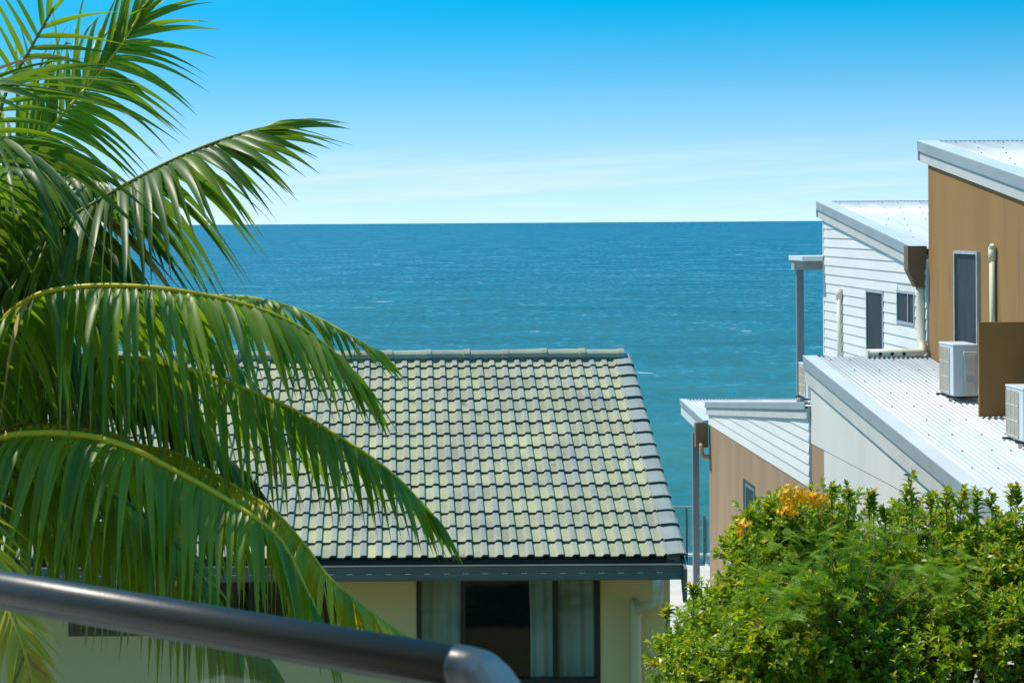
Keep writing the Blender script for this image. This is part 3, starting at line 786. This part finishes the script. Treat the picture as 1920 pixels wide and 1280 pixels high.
ac_unit(6.775, 31.15, 31.85, lz(31.4) + .02, .62, 'small air conditioner peeking out behind the white corner, beside the balcony post', .34)

# ------------------------------------------------------------------ glass balustrade by the sea and white end wall
bal = thing('glass_balustrade', 'clear glass balustrade with grey posts on the far terrace', 'balustrade')
for k in range(4):
    y = 44.35 - k * 1.1
    MB().box(7.02, 7.07, y - .025, y + .025, -7.70, -6.62).build('post', M['post'], bal)
    if k: MB().box(7.04, 7.05, y + .035, y + 1.065, -7.62, -6.66).build('pane', M['glass_sea'], bal)
for k in range(3):
    x = 6.82 - k * 1.2
    MB().box(x - .025, x + .025, 44.32, 44.37, -7.70, -6.62).build('post', M['post'], bal)
MB().box(6.85, 7.015, 44.34, 44.35, -7.62, -6.66).build('pane', M['glass_sea'], bal)
MB().box(4.40, 7.07, 44.31, 44.38, -6.62, -6.58).build('handrail', M['alu_grey'], bal)
for k in range(2): MB().box(6.82 - k * 1.2 - 1.16, 6.82 - k * 1.2 - .03, 44.34, 44.35, -7.62, -6.66).build('pane', M['glass_sea'], bal)
ew = MB().prismx([(43.2, -7.70), (43.2, -6.75), (44.25, -6.45), (44.25, -7.70)], 6.30, 6.45)
ew.build('low_wall', M['white_wall'], None, label='low white rendered wall with a sloping top beside the far glass balustrade', category='wall')
# boundary wall between the two houses
MB().prismx([(21.0, -8.1), (21.0, -6.60), (33.6, -7.15), (33.6, -8.4)], 3.42, 3.60).build('boundary_wall', M['white_wall'], None, label='low white boundary wall in the gap between the two houses', category='wall')

# ------------------------------------------------------------------ palm
palm = thing('palm_tree', 'large green palm with long drooping fronds at the left', 'palm tree')
CR = at(-190, 900, 8.5)
tk = smooth_path([(CR.x - .25, CR.y + .1, -7.0), (CR.x - .15, CR.y + .05, -4.5), (CR.x - .05, CR.y, -2.6), (CR.x, CR.y, CR.z - .1), (CR.x, CR.y, CR.z + .5)], 5)
MB().tube(tk, [.17 + (.05 if i < 4 else 0) - .05 * (i / len(tk)) for i in range(len(tk))], 14).build('trunk', M['palm_trunk'], palm, True)
rp = random.Random(11)
DOWN = Vector((0, 0, -1))
def leaflet(mb, p, d, L, wd, wv, droop, fold=.22, nseg=8, mi=0, tip=None, twist=0.0):
    d = d.normalized(); base = len(mb.v); d0 = d.copy()
    ring = []
    for k in range(nseg + 1):
        t = k / nseg
        wprof = wd * (0.55 + 3.0 * t if t < .15 else 1 - ((t - .15) / .85) ** 1.25) if t < 1 else 0
        wprof = max(wprof, .0012)
        sv = (wv - d * wv.dot(d))
        sv = sv.normalized() if sv.length > 1e-4 else d.orthogonal().normalized()
        nn = d.cross(sv).normalized()
        an = twist * t
        sv, nn = sv * math.cos(an) + nn * math.sin(an), nn * math.cos(an) - sv * math.sin(an)
        ring.append((p + sv * wprof * .5 + nn * wprof * fold, p.copy(), p - sv * wprof * .5 + nn * wprof * fold))
        p = p + d * (L / nseg)
        tt = (k + 1) / nseg
        qd = (1 - math.exp(-droop * 4.2 * tt)) * min(1.0, .35 + .42 * droop)
        d = (d0 * (1 - qd) + DOWN * qd).normalized()
    for a in ring:
        for q in a: mb.v.append(tuple(q))
    for k in range(nseg):
        o = base + 3 * k
        mt = mi if (tip is None or k < nseg - 1) else tip
        mb.f += [(o, o + 1, o + 4, o + 3), (o + 1, o + 2, o + 5, o + 4)]; mb.m += [mt, mt]
budget = [298]
def frond(pts, n_up, L, wd, droop, start, num, leafm, rachm, fwd=(.25, .9), rr=(.019, .0055), sides=(1, -1), indiv=False, lift=.0, tipdry=.5, label=None, Lprof=None, sidebias=1.0, tipdroop=.55):
    P = [CR + Vector((rp.uniform(-.03, .03), rp.uniform(-.03, .03), rp.uniform(.1, .4)))] + [at(*q) for q in pts]
    path = smooth_path(P, 7)
    N = len(path)
    cum = [0]
    for i in range(1, N): cum.append(cum[-1] + (path[i] - path[i - 1]).length)
    T = cum[-1]
    mb = MB().tube(path, [rr[0] + (rr[1] - rr[0]) * (c / T) ** .8 for c in cum], 8)
    fo = mb.build('frond', M[rachm], palm, True)
    if label: fo['label'] = label
    mats = [M[leafm], M['palm_tip'], M['palm_a']]
    rest_ = MB()
    nu = Vector(n_up).normalized()
    for s in sides:
        for k in range(num):
            t = (k + rp.uniform(.2, .8)) / num
            sarc = T * (start + (1 - start) * t)
            i = 1
            while i < N - 1 and cum[i] < sarc: i += 1
            u = (sarc - cum[i - 1]) / max(cum[i] - cum[i - 1], 1e-6)
            p = path[i - 1].lerp(path[i], u)
            tg = (path[i] - path[i - 1]).normalized()
            sv = tg.cross(nu)
            sv = sv.normalized() * s
            f_ = fwd[0] + (fwd[1] - fwd[0]) * t ** 1.3
            if t > .88: f_ += (1.45 - f_) * (t - .88) / .12
            d = sv * math.cos(f_) * (sidebias if s < 0 else 1) + tg * math.sin(f_) + nu * (lift * (1 - t ** 5) + rp.uniform(-.06, .12))
            d += Vector((rp.gauss(0, .05), rp.gauss(0, .05), rp.gauss(0, .05)))
            pf = (0.72 + .28 * math.sin(min(t * 2.2, 1.57))) * (1 - .55 * max(0, t - .5) / .5) if Lprof is None else Lprof(t)
            ll = L * pf * rp.uniform(.88, 1.08)
            p = p - nu * .006
            tip = 1 if rp.random() < tipdry else None
            if rp.random() < .05: ll *= .6
            ind = indiv and s == sides[0] and budget[0] > 0
            tgt = MB() if ind else rest_
            leaflet(tgt, p, d, ll, wd * rp.uniform(.8, 1.15), tg, droop * (1 - tipdroop * t * t) * rp.uniform(.8, 1.25), mi=rp.choices((0, 2, 1), (93, 6, .8))[0], tip=tip, twist=rp.choice((-1, 1)) * rp.uniform(.5, 1.5))
            if ind:
                budget[0] -= 1
                tgt.build('leaflet', mats, fo, True)
    if rest_.v: rest_.build('leaflets', mats, fo, True, kind='stuff')
    return fo
UP = (0, 0, 1)
# back fronds first
frond([(-100, 800, 9.2), (0, 690, 9.2), (120, 665, 9.25), (250, 690, 9.3), (360, 770, 9.3), (440, 880, 9.3)], UP, .66, .036, 1.5, .2, 44, 'palm_b', 'rachis_g')
frond([(-90, 720, 9.5), (40, 590, 9.5), (200, 560, 9.6), (340, 600, 9.6), (450, 690, 9.6), (520, 790, 9.6)], UP, .66, .036, 1.5, .2, 46, 'palm_b', 'rachis_g')
frond([(-120, 760, 8.9), (-30, 590, 8.8), (60, 570, 8.7), (130, 640, 8.7), (170, 760, 8.7)], UP, .66, .038, 1.4, .2, 40, 'palm_b', 'rachis_g')
frond([(-130, 680, 8.2), (-60, 420, 8.0), (0, 330, 7.9), (50, 330, 7.9), (90, 400, 7.9)], UP, .75, .042, 1.2, .3, 40, 'palm_b', 'rachis_g')
frond([(-130, 760, 9.0), (20, 740, 9.0), (150, 790, 9.0), (260, 880, 9.0), (340, 990, 9.0), (380, 1080, 9.0)], UP, .6, .036, 1.4, .2, 40, 'palm_a', 'rachis_g')
frond([(-130, 820, 8.9), (0, 800, 8.8), (165, 802, 8.7), (260, 835, 8.7), (335, 853, 8.6), (440, 912, 8.4), (511, 956, 8.3), (570, 1020, 8.2), (620, 1085, 8.1), (700, 1150, 8.1), (772, 1202, 8.1)], (0, .25, 1), .52, .038, 1.4, .42, 62, 'palm_y', 'rachis_y', indiv=True, fwd=(.15, .6), lift=-.6)
frond([(-120, 960, 7.9), (0, 938, 7.8), (90, 910, 7.7), (150, 912, 7.7), (230, 938, 7.7), (320, 1010, 7.65), (390, 1100, 7.6), (430, 1200, 7.6), (450, 1300, 7.6)], UP, .58, .036, 1.3, .40, 44, 'palm_a', 'rachis_g', rr=(.024, .004))
frond([(-120, 1000, 8.5), (0, 980, 8.5), (100, 964, 8.4), (200, 972, 8.3), (290, 1010, 8.2), (360, 1080, 8.1), (400, 1180, 8.1)], UP, .5, .034, 1.3, .42, 36, 'palm_b', 'rachis_g', rr=(.019, .004))
frond([(40, 600, 8.8), (250, 560, 8.7), (430, 556, 8.6), (520, 569, 8.55), (590, 594, 8.55), (650, 626, 8.5), (705, 658, 8.5)], (0, .1, 1), .44, .030, .9, .45, 46, 'palm_a', 'rachis_y', fwd=(.5, 1.0))
frond([(-100, 760, 9.0), (100, 680, 8.8), (250, 672, 8.7), (380, 700, 8.65), (480, 737, 8.6), (550, 768, 8.55), (630, 815, 8.5), (700, 860, 8.45), (755, 905, 8.4), (805, 962, 8.4)], UP, .64, .036, .8, .3, 68, 'palm_a', 'rachis_y', indiv=True, fwd=(.2, .95), lift=-.7)
frond([(-110, 700, 9.3), (-20, 520, 9.3), (80, 450, 9.3), (180, 460, 9.3), (260, 540, 9.3)], UP, .70, .040, 1.6, .25, 44, 'palm_b', 'rachis_g')
frond([(-110, 860, 9.1), (20, 870, 9.1), (130, 900, 9.1), (230, 970, 9.1), (300, 1060, 9.1)], UP, .52, .036, 1.6, .25, 36, 'palm_b', 'rachis_g')
frond([(-140, 700, 8.5), (-80, 560, 8.4), (-10, 500, 8.3), (50, 520, 8.3), (90, 600, 8.3)], UP, .70, .040, 1.6, .25, 38, 'palm_b', 'rachis_g')
frond([(-150, 640, 8.6), (-70, 440, 8.5), (20, 365, 8.4), (110, 335, 8.4), (200, 350, 8.4), (260, 400, 8.4)], UP, .72, .036, 1.1, .28, 60, 'palm_b', 'rachis_g', fwd=(.2, .9))
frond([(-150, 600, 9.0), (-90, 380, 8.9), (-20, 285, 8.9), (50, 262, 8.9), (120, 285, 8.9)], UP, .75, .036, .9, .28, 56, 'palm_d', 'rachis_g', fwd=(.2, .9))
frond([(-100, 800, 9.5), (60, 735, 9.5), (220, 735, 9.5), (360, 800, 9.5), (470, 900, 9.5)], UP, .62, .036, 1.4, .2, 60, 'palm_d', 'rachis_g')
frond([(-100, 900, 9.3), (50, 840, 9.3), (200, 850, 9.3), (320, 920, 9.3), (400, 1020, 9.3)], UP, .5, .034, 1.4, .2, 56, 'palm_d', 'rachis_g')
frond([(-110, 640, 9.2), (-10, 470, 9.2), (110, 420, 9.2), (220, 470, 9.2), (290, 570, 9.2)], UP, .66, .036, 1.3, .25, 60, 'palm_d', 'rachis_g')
# upper fronds
frond([(-150, 640, 8.6), (-60, 420, 8.5), (-10, 245, 8.4), (15, 165, 8.35), (48, 108, 8.3), (72, 65, 8.3), (92, 30, 8.3), (100, 16, 8.3)], (.25, -1, .35), .56, .026, .35, .46, 20, 'palm_a', 'rachis_g', fwd=(.15, .75), lift=.05, tipdry=.15, Lprof=lambda t: 1.0 - .38 * t)
frond([(-160, 660, 8.9), (-80, 470, 8.8), (0, 345, 8.7), (60, 280, 8.65), (135, 195, 8.65), (180, 145, 8.7), (225, 88, 8.7), (252, 45, 8.75), (264, 26, 8.75)], (.35, -.75, .55), .74, .034, .62, .38, 60, 'palm_a', 'rachis_y', fwd=(.10, .70), tipdry=.3, Lprof=lambda t: 1.0 - .45 * t, sidebias=.35)
frond([(-330, 560, 7.7), (-240, 330, 7.5), (-130, 215, 7.45), (-50, 172, 7.4), (0, 160, 7.4), (22, 161, 7.4)], (-.2, -.3, 1), .72, .028, .55, .45, 40, 'palm_b', 'rachis_g', fwd=(.35, 1.1), tipdry=.4, Lprof=lambda t: 1.0 - .15 * t)
frond([(-260, 620, 7.6), (-180, 420, 7.4), (-90, 300, 7.3), (-30, 265, 7.25), (20, 275, 7.2)], (-.2, 0, 1), .78, .040, .9, .4, 36, 'palm_b', 'rachis_g', fwd=(.3, 1.0), Lprof=lambda t: 1.0 - .1 * t)
frond([(-80, 690, 8.4), (40, 500, 8.3), (115, 420, 8.2), (185, 376, 8.1), (250, 338, 8.05), (330, 297, 8.0), (400, 268, 8.0), (455, 250, 8.0), (490, 241, 8.0), (505, 238, 8.0)], (0, 0, 1), .84, .044, .55, .34, 56, 'palm_b', 'rachis_g', fwd=(.15, .95), lift=-.75, indiv=True, tipdry=.4, label='blue-green frond with leaflets hanging over the horizon')
frond([(-80, 720, 7.9), (0, 606, 7.7), (60, 558, 7.6), (120, 541, 7.6), (200, 535, 7.55), (300, 540, 7.5), (400, 556, 7.5), (490, 580, 7.5), (560, 612, 7.5), (620, 655, 7.5), (668, 706, 7.55)], UP, .68, .042, .9, .22, 64, 'palm_a', 'rachis_y', fwd=(-.10, .95), lift=-.75, indiv=True, label='broad arching frond with a yellow midrib')
frond([(-100, 880, 7.7), (0, 822, 7.55), (80, 812, 7.45), (130, 813, 7.4), (190, 822, 7.35), (250, 842, 7.3), (320, 878, 7.3), (400, 921, 7.25), (470, 965, 7.2), (515, 1000, 7.2), (545, 1045, 7.2), (575, 1108, 7.2), (603, 1165, 7.2)], UP, .66, .038, .9, .32, 66, 'palm_a', 'rachis_y', fwd=(-.15, .7), lift=-.75, rr=(.024, .007), indiv=True, label='lower frond with a thick yellow midrib above the balcony rail')
# yellowing frond hanging in the lower left corner
frond([(-150, 900, 7.0), (-80, 950, 6.9), (-25, 1055, 6.8), (8, 1128, 6.75), (38, 1200, 6.7), (62, 1285, 6.7), (78, 1370, 6.7)], (.45, -.8, .35), .34, .034, .5, .38, 58, 'palm_gold', 'rachis_y', fwd=(.70, 1.05), tipdry=.3, label='yellowing frond hanging in the lower left corner')
frond([(-110, 960, 8.1), (0, 972, 8.0), (150, 990, 7.9), (290, 1050, 7.8), (400, 1130, 7.75), (500, 1230, 7.7), (560, 1330, 7.7)], UP, .52, .036, .9, .38, 50, 'palm_a', 'rachis_g', fwd=(0, .8), lift=-.6)
# dry flower stalks and fibre
dr = MB(); rd = random.Random(3)
for k in range(26):
    a = at(rd.uniform(-120, -20), rd.uniform(840, 920), 8.0)
    e_ = at(rd.uniform(20, 180), rd.uniform(780, 900), 7.9 + rd.uniform(-.2, .2))
    md = a.lerp(e_, .5) + Vector((0, rd.uniform(-.1, .1), rd.uniform(-.03, .06)))
    dr.tube(smooth_path([a, md, e_], 4), [.007 - .0005 * q for q in range(9)], 5)
dr.build('dry_flower_stalks', M['dry'], palm, kind='stuff')

# ------------------------------------------------------------------ shrubs, lower right
def leaf_geo(mb, p, d, nrm, L, wd, mi, fold=.22, curl=.15):
    d = d.normalized(); sv = d.cross(nrm)
    if sv.length < 1e-4: sv = d.orthogonal()
    sv.normalize(); nn = sv.cross(d).normalized()
    a, b_ = p + d * L * .30 , p + d * L * .68 - nn * L * curl * .35
    pts = [p, a + sv * wd * .42 + nn * wd * fold, a - sv * wd * .42 + nn * wd * fold, b_ + sv * wd * .46 + nn * wd * fold, b_ - sv * wd * .46 + nn * wd * fold, a, b_, p + d * L - nn * L * curl]
    mb.add(pts, [(0, 5, 1), (0, 2, 5), (1, 5, 6, 3), (5, 2, 4, 6), (3, 6, 7), (6, 4, 7)], mi)
OUT = [(1240, 1195), (1268, 1158), (1300, 1130), (1330, 1118), (1358, 1092), (1372, 1020), (1385, 985), (1430, 965), (1465, 935), (1540, 935), (1590, 935), (1630, 945), (1660, 985), (1690, 965), (1725, 950), (1780, 960), (1820, 952), (1860, 962), (1890, 945), (1930, 935), (1990, 950), (2080, 1000), (2150, 1080)]
def top_y(x):
    for (a, ya), (b_, yb) in zip(OUT, OUT[1:]):
        if x <= b_: return ya + (yb - ya) * max(0, (x - a)) / (b_ - a)
    return OUT[-1][1]
rs_ = random.Random(21)
shrub = thing('glossy_shrub', 'large glossy-leaved shrub with yellow and reddish new tips and orange blooms', 'shrub')
fern = thing('feathery_shrub', 'feathery fine-leaved shrub growing in front of the glossy shrub', 'shrub')
shrub_mats = [M['lf_dark'], M['lf_mid'], M['lf_new'], M['lf_red']]
fol = MB(); big = []; twigs = MB()
def sprig(p, axis, size, young, depth):
    axis = axis.normalized(); L = size
    q = axis.orthogonal().normalized(); q2 = axis.cross(q)
    nl = rs_.randint(7, 10); ph = rs_.uniform(0, 6.28)
    e_ = p + axis * L
    twigs.tube([p - axis * L * .5, p, e_], [.004, .003, .0015], 4, cap=False)
    for k in range(nl):
        t = k / (nl - 1)
        an = ph + k * 2.4
        rad = q * math.cos(an) + q2 * math.sin(an)
        up_amt = .25 + .75 * t
        d = rad * (1 - .45 * t) + axis * up_amt + Vector((0, 0, .12)) + Vector((rs_.gauss(0, .15), rs_.gauss(0, .15), rs_.gauss(0, .15)))
        ll = rs_.uniform(.046, .098) * (1 - .30 * t)
        if young and t > .45: mi = 3 if rs_.random() < young * .16 else (2 if rs_.random() < .6 else 1)
        else: mi = 0 if rs_.random() < .40 else 1
        nrm = axis * .7 + Vector((0, 0, .8)) + Vector((rs_.gauss(0, .3), rs_.gauss(0, .3), rs_.gauss(0, .3)))
        fol_or = fol
        big.append((depth, p + axis * L * t, d, nrm, ll, ll * rs_.uniform(.44, .60), mi))
# lobes over the front and top of the crown, then a deeper layer
lobes = []
def front(px, py):
    ty = top_y(px); u = min(max((py - ty) / 330.0, 0), 1)
    e = 15.6 - 1.6 * math.sin(u * 1.5) + .45 * noise.noise((px * .006, py * .008, 1.7))
    return e + (max(0, 1330 - px) / 110.0) * .35
for k in range(300):
    px = rs_.uniform(1256, 2120); ty = top_y(px)
    py = ty + 24 + (1420 - ty) * rs_.random() ** 1.15
    lobes.append((at(px, py, front(px, py) + rs_.uniform(0, .25)), rs_.uniform(.11, .24), px, py))
for k in range(190):
    px = rs_.uniform(1300, 2100); ty = top_y(px)
    py = ty + 40 + (1430 - ty) * rs_.random()
    lobes.append((at(px, py, front(px, py) + rs_.uniform(.5, 1.3)), rs_.uniform(.2, .32), px, py))
FE = [(1530, 1040, 105, 50), (1610, 1010, 90, 36), (1690, 1035, 105, 48), (1480, 1078, 70, 34), (1760, 1080, 60, 38)]
for li, (c, r_, px, py) in enumerate(lobes):
    yng = 0
    if li < 300 and any(((px - a) / e) ** 2 + ((py - b_) / f_) ** 2 < 1 for a, b_, e, f_ in FE): c = c + Vector((0, .55, -.05))
    nsp = int(11 + 130 * r_ * r_ * 1.6)
    lob_y = rs_.random()
    for k in range(nsp):
        v = Vector((rs_.gauss(0, 1), rs_.gauss(-.25, 1), rs_.gauss(.25, 1))).normalized()
        p = c + v * r_ * rs_.uniform(.45, 1.0)
        yng = 0
        if v.z > -.1 and rs_.random() < (.62 if lob_y > .38 else .2): yng = .9 if (px > 1740 and rs_.random() < .5) else .35
        sprig(p, v + Vector((0, -.15, .45)), rs_.uniform(.05, .09), yng, p.y)
# upright shoots breaking the outline
for px, py, h_ in [(1710, 960, .26), (1700, 975, .20), (1638, 965, .14), (1630, 960, .12), (1560, 945, .10), (1590, 950, .10), (1775, 960, .14), (1800, 965, .16), (1830, 965, .15), (1860, 960, .12), (1895, 950, .12), (1905, 955, .13), (1745, 960, .10), (1660, 985, .09), (1475, 950, .08), (1440, 965, .08), (1400, 985, .09), (1372, 1030, .08), (1300, 1125, .08), (1250, 1165, .07)]:
    base = at(px, py, 15.3); top = base + Vector((rs_.uniform(-.02, .03), 0, h_))
    twigs.tube([base - Vector((0, 0, .12)), base, top], [.005, .004, .002], 5)
    for k in range(5):
        t = k / 4
        sprig(base.lerp(top, t), Vector((rs_.gauss(0, .35), rs_.gauss(0, .35), 1)), .05 + .03 * (1 - t), 1.0 if t > .5 else .3, 15.2)
# nearest leaves are pieces of their own, the rest is one mass
vis = [i for i, q in enumerate(big) if q[0] < 15.4]
vis.sort(key=lambda i: big[i][0])
chosen = set(vis[:290:1])
LM = []
for mi in range(4):
    mb = MB(); leaf_geo(mb, Vector((0, 0, 0)), Vector((1, 0, 0)), Vector((0, 0, 1)), 1.0, .48, 0); LM.append(mb.mesh('leaf', shrub_mats[mi]))
for i, (dep, p, d, nrm, ll, wd, mi) in enumerate(big):
    if i in chosen:
        x = d.normalized(); z = (nrm - x * nrm.dot(x)).normalized(); y = z.cross(x)
        o = link('leaf', LM[mi], shrub)
        o.matrix_world = Matrix.Translation(p) @ Matrix((x, y, z)).transposed().to_4x4() @ Matrix.Diagonal((ll, ll, ll, 1))
    else: leaf_geo(fol, p, d, nrm, ll, wd, mi)
fol.build('foliage', shrub_mats, shrub, kind='stuff')
twigs.build('twigs', M['bark'], shrub, kind='stuff')
base = Vector((4.1, 15.3, gz(4.1, 15.3)))
tr = MB(); tr.tube(smooth_path([base - Vector((0, 0, .2)), base + Vector((.05, 0, 1.3)), base + Vector((-.05, 0, 2.2))], 4), [.11, .11, .105, .10, .10, .095, .09, .085, .08], 9)
tr.build('trunk', M['bark'], shrub, True)
fork = base + Vector((-.05, 0, 2.15))
for px, py, D in [(1290, 1185, 15.1), (1400, 1060, 15.2), (1520, 990, 15.4), (1640, 1000, 15.6), (1760, 1010, 15.6), (1880, 1000, 15.6), (1480, 1200, 14.8), (1700, 1180, 14.9), (1850, 1150, 14.9)]:
    e_ = at(px, py, D); md = fork.lerp(e_, .5) + Vector((rs_.uniform(-.15, .15), rs_.uniform(-.1, .1), -.05))
    MB().tube(smooth_path([fork, md, e_], 5), [.05 - .0042 * q for q in range(11)], 7).build('branch', M['bark'], shrub, True)
# flowers
def bloom(px, py, D, nfl, spread):
    mb = MB(); c = at(px, py, D)
    for k in range(nfl):
        v = Vector((rs_.gauss(0, 1), rs_.gauss(-.4, 1), rs_.gauss(.4, .9))).normalized()
        p = c + Vector((v.x * spread[0], v.y * spread[1], v.z * spread[2])) * rs_.uniform(.3, 1.55)
        q = v.orthogonal().normalized(); q2 = v.cross(q)
        for a in range(5):
            an = a * 1.2566 + k
            d = (q * math.cos(an) + q2 * math.sin(an)) + v * .55
            leaf_geo(mb, p, d, v, .030, .017, 0, .1, .1)
    mb.build('flower_cluster', M['flower'], shrub)
bloom(1484, 934, 14.5, 80, (.09, .06, .065)); bloom(1532, 938, 14.55, 54, (.065, .05, .055)); bloom(1476, 962, 14.65, 20, (.05, .05, .05))
bloom(1388, 992, 14.7, 18, (.035, .04, .055)); bloom(1402, 984, 14.75, 8, (.03, .03, .03)); bloom(1505, 926, 14.75, 24, (.06, .05, .035))
# feathery leaves: twice-divided fronds
ff = MB()
def feather(p, axis, nrm, L):
    axis = axis.normalized(); sv = axis.cross(nrm).normalized()
    K = 13
    for k in range(K):
        t = (k + 1) / K
        q = p + axis * L * t + Vector((0, 0, -.45 * L * t * t))
        pl = L * .36 * math.sin(math.pi * min(.12 + .88 * t, .96)) + .006
        for s in (1, -1):
            d = (sv * s + axis * .75 + Vector((0, 0, -.25 + rs_.uniform(-.15, .1)))).normalized()
            for j in range(6):          # comb-like leaflets along each side branch
                u = (j + .5) / 6
                b0 = q + d * pl * u
                for s2 in (1, -1):
                    dd = (axis * s2 * .8 + d * .75 + Vector((0, 0, rs_.uniform(-.2, .2)))).normalized()
                    w_ = d * pl * .05
                    e2 = b0 + dd * L * .05
                    ff.add([b0 - w_, b0 + w_, e2 + w_ * .4, e2 - w_ * .4], [(0, 1, 2, 3)])
fl = []
for k in range(560):
    cx, cy, rx, ry = rs_.choice([(1530, 1040, 110, 55), (1610, 1010, 95, 40), (1690, 1035, 110, 55), (1480, 1075, 80, 40), (1760, 1080, 70, 45), (1450, 1130, 60, 40), (1330, 1150, 60, 30), (1590, 1080, 150, 50)])
    a, r_ = rs_.uniform(0, 6.28), math.sqrt(rs_.random())
    px, py = cx + rx * r_ * math.cos(a), cy + ry * r_ * math.sin(a)
    p = at(px, py, front(px, py) - .22 + rs_.uniform(-.15, .25))
    feather(p, Vector((rs_.gauss(0, 1), rs_.gauss(-.5, .7), rs_.gauss(.10, .35))), Vector((rs_.gauss(0, .25), rs_.gauss(-.3, .25), 1)), rs_.uniform(.09, .18))
ff.build('foliage', M['fern'], fern, kind='stuff')
fb = Vector((3.6, 14.3, gz(3.6, 14.3)))
fk = at(1580, 1190, 14.35)
MB().tube(smooth_path([fb, fb.lerp(fk, .55) + Vector((.08, .05, 0)), fk], 5), [.05 - .002 * q for q in range(11)], 8).build('trunk', M['bark'], fern, True)
for px, py, D in [(1500, 1090, 14.3), (1520, 1060, 14.35), (1560, 1045, 14.3), (1600, 1035, 14.4), (1640, 1040, 14.35), (1700, 1060, 14.5), (1460, 1120, 14.3), (1750, 1095, 14.5)]:
    e_ = at(px, py, D)
    MB().tube(smooth_path([fk, fk.lerp(e_, .35) + Vector((rs_.uniform(-.07, .07), -.05, -.05)), fk.lerp(e_, .7) + Vector((rs_.uniform(-.06, .06), -.03, .03)), e_], 5), [.010 - .0005 * q for q in range(16)], 6).build('branch', M['twig'], fern, True)

# ------------------------------------------------------------------ balcony the camera stands on
ra = Vector((-.572, 2.80, -.5266)); rb = Vector((.100, 2.265, -.5266))
rz = ra.z
dirn = (rb - ra).normalized()
rail = thing('balcony_railing', 'dark grey tubular balcony rail with glass below, close to the viewer', 'railing')
RR = .024
far = ra - dirn * 2.2
MB().tube([far, ra, rb - dirn * .03], RR, 28).build('top_rail', M['rail'], rail, True)
cb = rb + dirn * .012
ret = Vector((.10, -1, 0)).normalized()
el = smooth_path([rb - dirn * .031, rb - dirn * .012, rb + dirn * .004 + ret * .008, rb + dirn * .010 + ret * .03, rb + dirn * .012 + ret * .06], 5)
MB().tube(el, RR + .0012, 28).build('elbow', M['rail'], rail, True)
MB().tube([rb + dirn * .012 + ret * .055, rb + dirn * .012 + ret * 1.6], RR + .002, 28).build('return_rail', M['rail'], rail, True)
pn = dirn.cross(Vector((0, 0, 1))).normalized()
def slab(a, b_, z0, z1, th, name, mt):
    o_ = pn * th / 2
    vs = [Vector((p.x, p.y, z)) + s * o_ for z in (z0, z1) for p in (a, b_) for s in (1, -1)]
    return MB().add(vs, [(0, 1, 3, 2), (4, 6, 7, 5), (0, 4, 5, 1), (2, 3, 7, 6), (0, 2, 6, 4), (1, 5, 7, 3)]).build(name, mt, rail)
slab(far, rb - dirn * .04, rz - RR - .006, rz - RR + .004, .016, 'gasket', M['gasket'])
slab(far, rb - dirn * .04, rz - 1.0, rz - RR - .006, .010, 'pane', M['glass_clear'])
MB().tube([(far.x, far.y, rz), (far.x, far.y, rz - 1.05)], .025, 16).build('post', M['rail'], rail, True)
MB().tube([(rb.x, rb.y, rz), (rb.x, rb.y, rz - 1.05)], .022, 16).build('post', M['rail'], rail, True)
fl_ = MB(); a, b_ = far - dirn * .2, rb + dirn * .12
back = -pn if pn.y > 0 else pn
q = [a + back * -.10, b_ + back * -.10, b_ + back * 3.0, a + back * 3.0]
fl_.add([Vector((p.x, p.y, rz - 1.25)) for p in q] + [Vector((p.x, p.y, rz - 1.03)) for p in q], [(0, 1, 2, 3), (7, 6, 5, 4), (0, 4, 5, 1), (1, 5, 6, 2), (2, 6, 7, 3), (3, 7, 4, 0)])
fl_.build('balcony_floor', M['concrete'], kind='structure')

# unseen apartment front behind the viewer, added to bounce warm sunlight forward
apt = thing('added_apartment_front', 'unseen cream apartment front with balcony doors behind the viewer, added for bounced light', 'building')
aw = MB(); gaps = [(-6.5, -4.0), (-2.2, 1.8), (4.0, 6.5)]; x = -11.0
for a, b_ in gaps:
    aw.box(x, a, -2.6, -2.3, -6.6, 5.0); aw.box(a, b_, -2.6, -2.3, .75, 5.0); aw.box(a, b_, -2.6, -2.3, -6.6, rz - 1.03); x = b_
aw.box(x, 11.0, -2.6, -2.3, -6.6, 5.0)
aw.build('wall', M['cream'], apt)
for a, b_ in gaps:
    d_ = MB().box(a, a + .06, -2.5, -2.4, rz - 1.03, .75).box(b_ - .06, b_, -2.5, -2.4, rz - 1.03, .75).box(a + .06, b_ - .06, -2.5, -2.4, .69, .75).box((a + b_) / 2 - .03, (a + b_) / 2 + .03, -2.5, -2.4, rz - 1.03, .69).build('balcony_door', M['alu_dark'], apt)
    MB().box(a + .06, b_ - .06, -2.46, -2.45, rz - 1.03, .69).build('pane', M['glass'], d_)
MB().box(-11, 11, -5.6, -5.5, -6.6, 5.0).build('inner_wall', M['room'], apt)
MB().box(-11, 11, -5.5, -2.6, rz - 1.25, rz - 1.03).build('floor_slab', M['concrete'], apt)
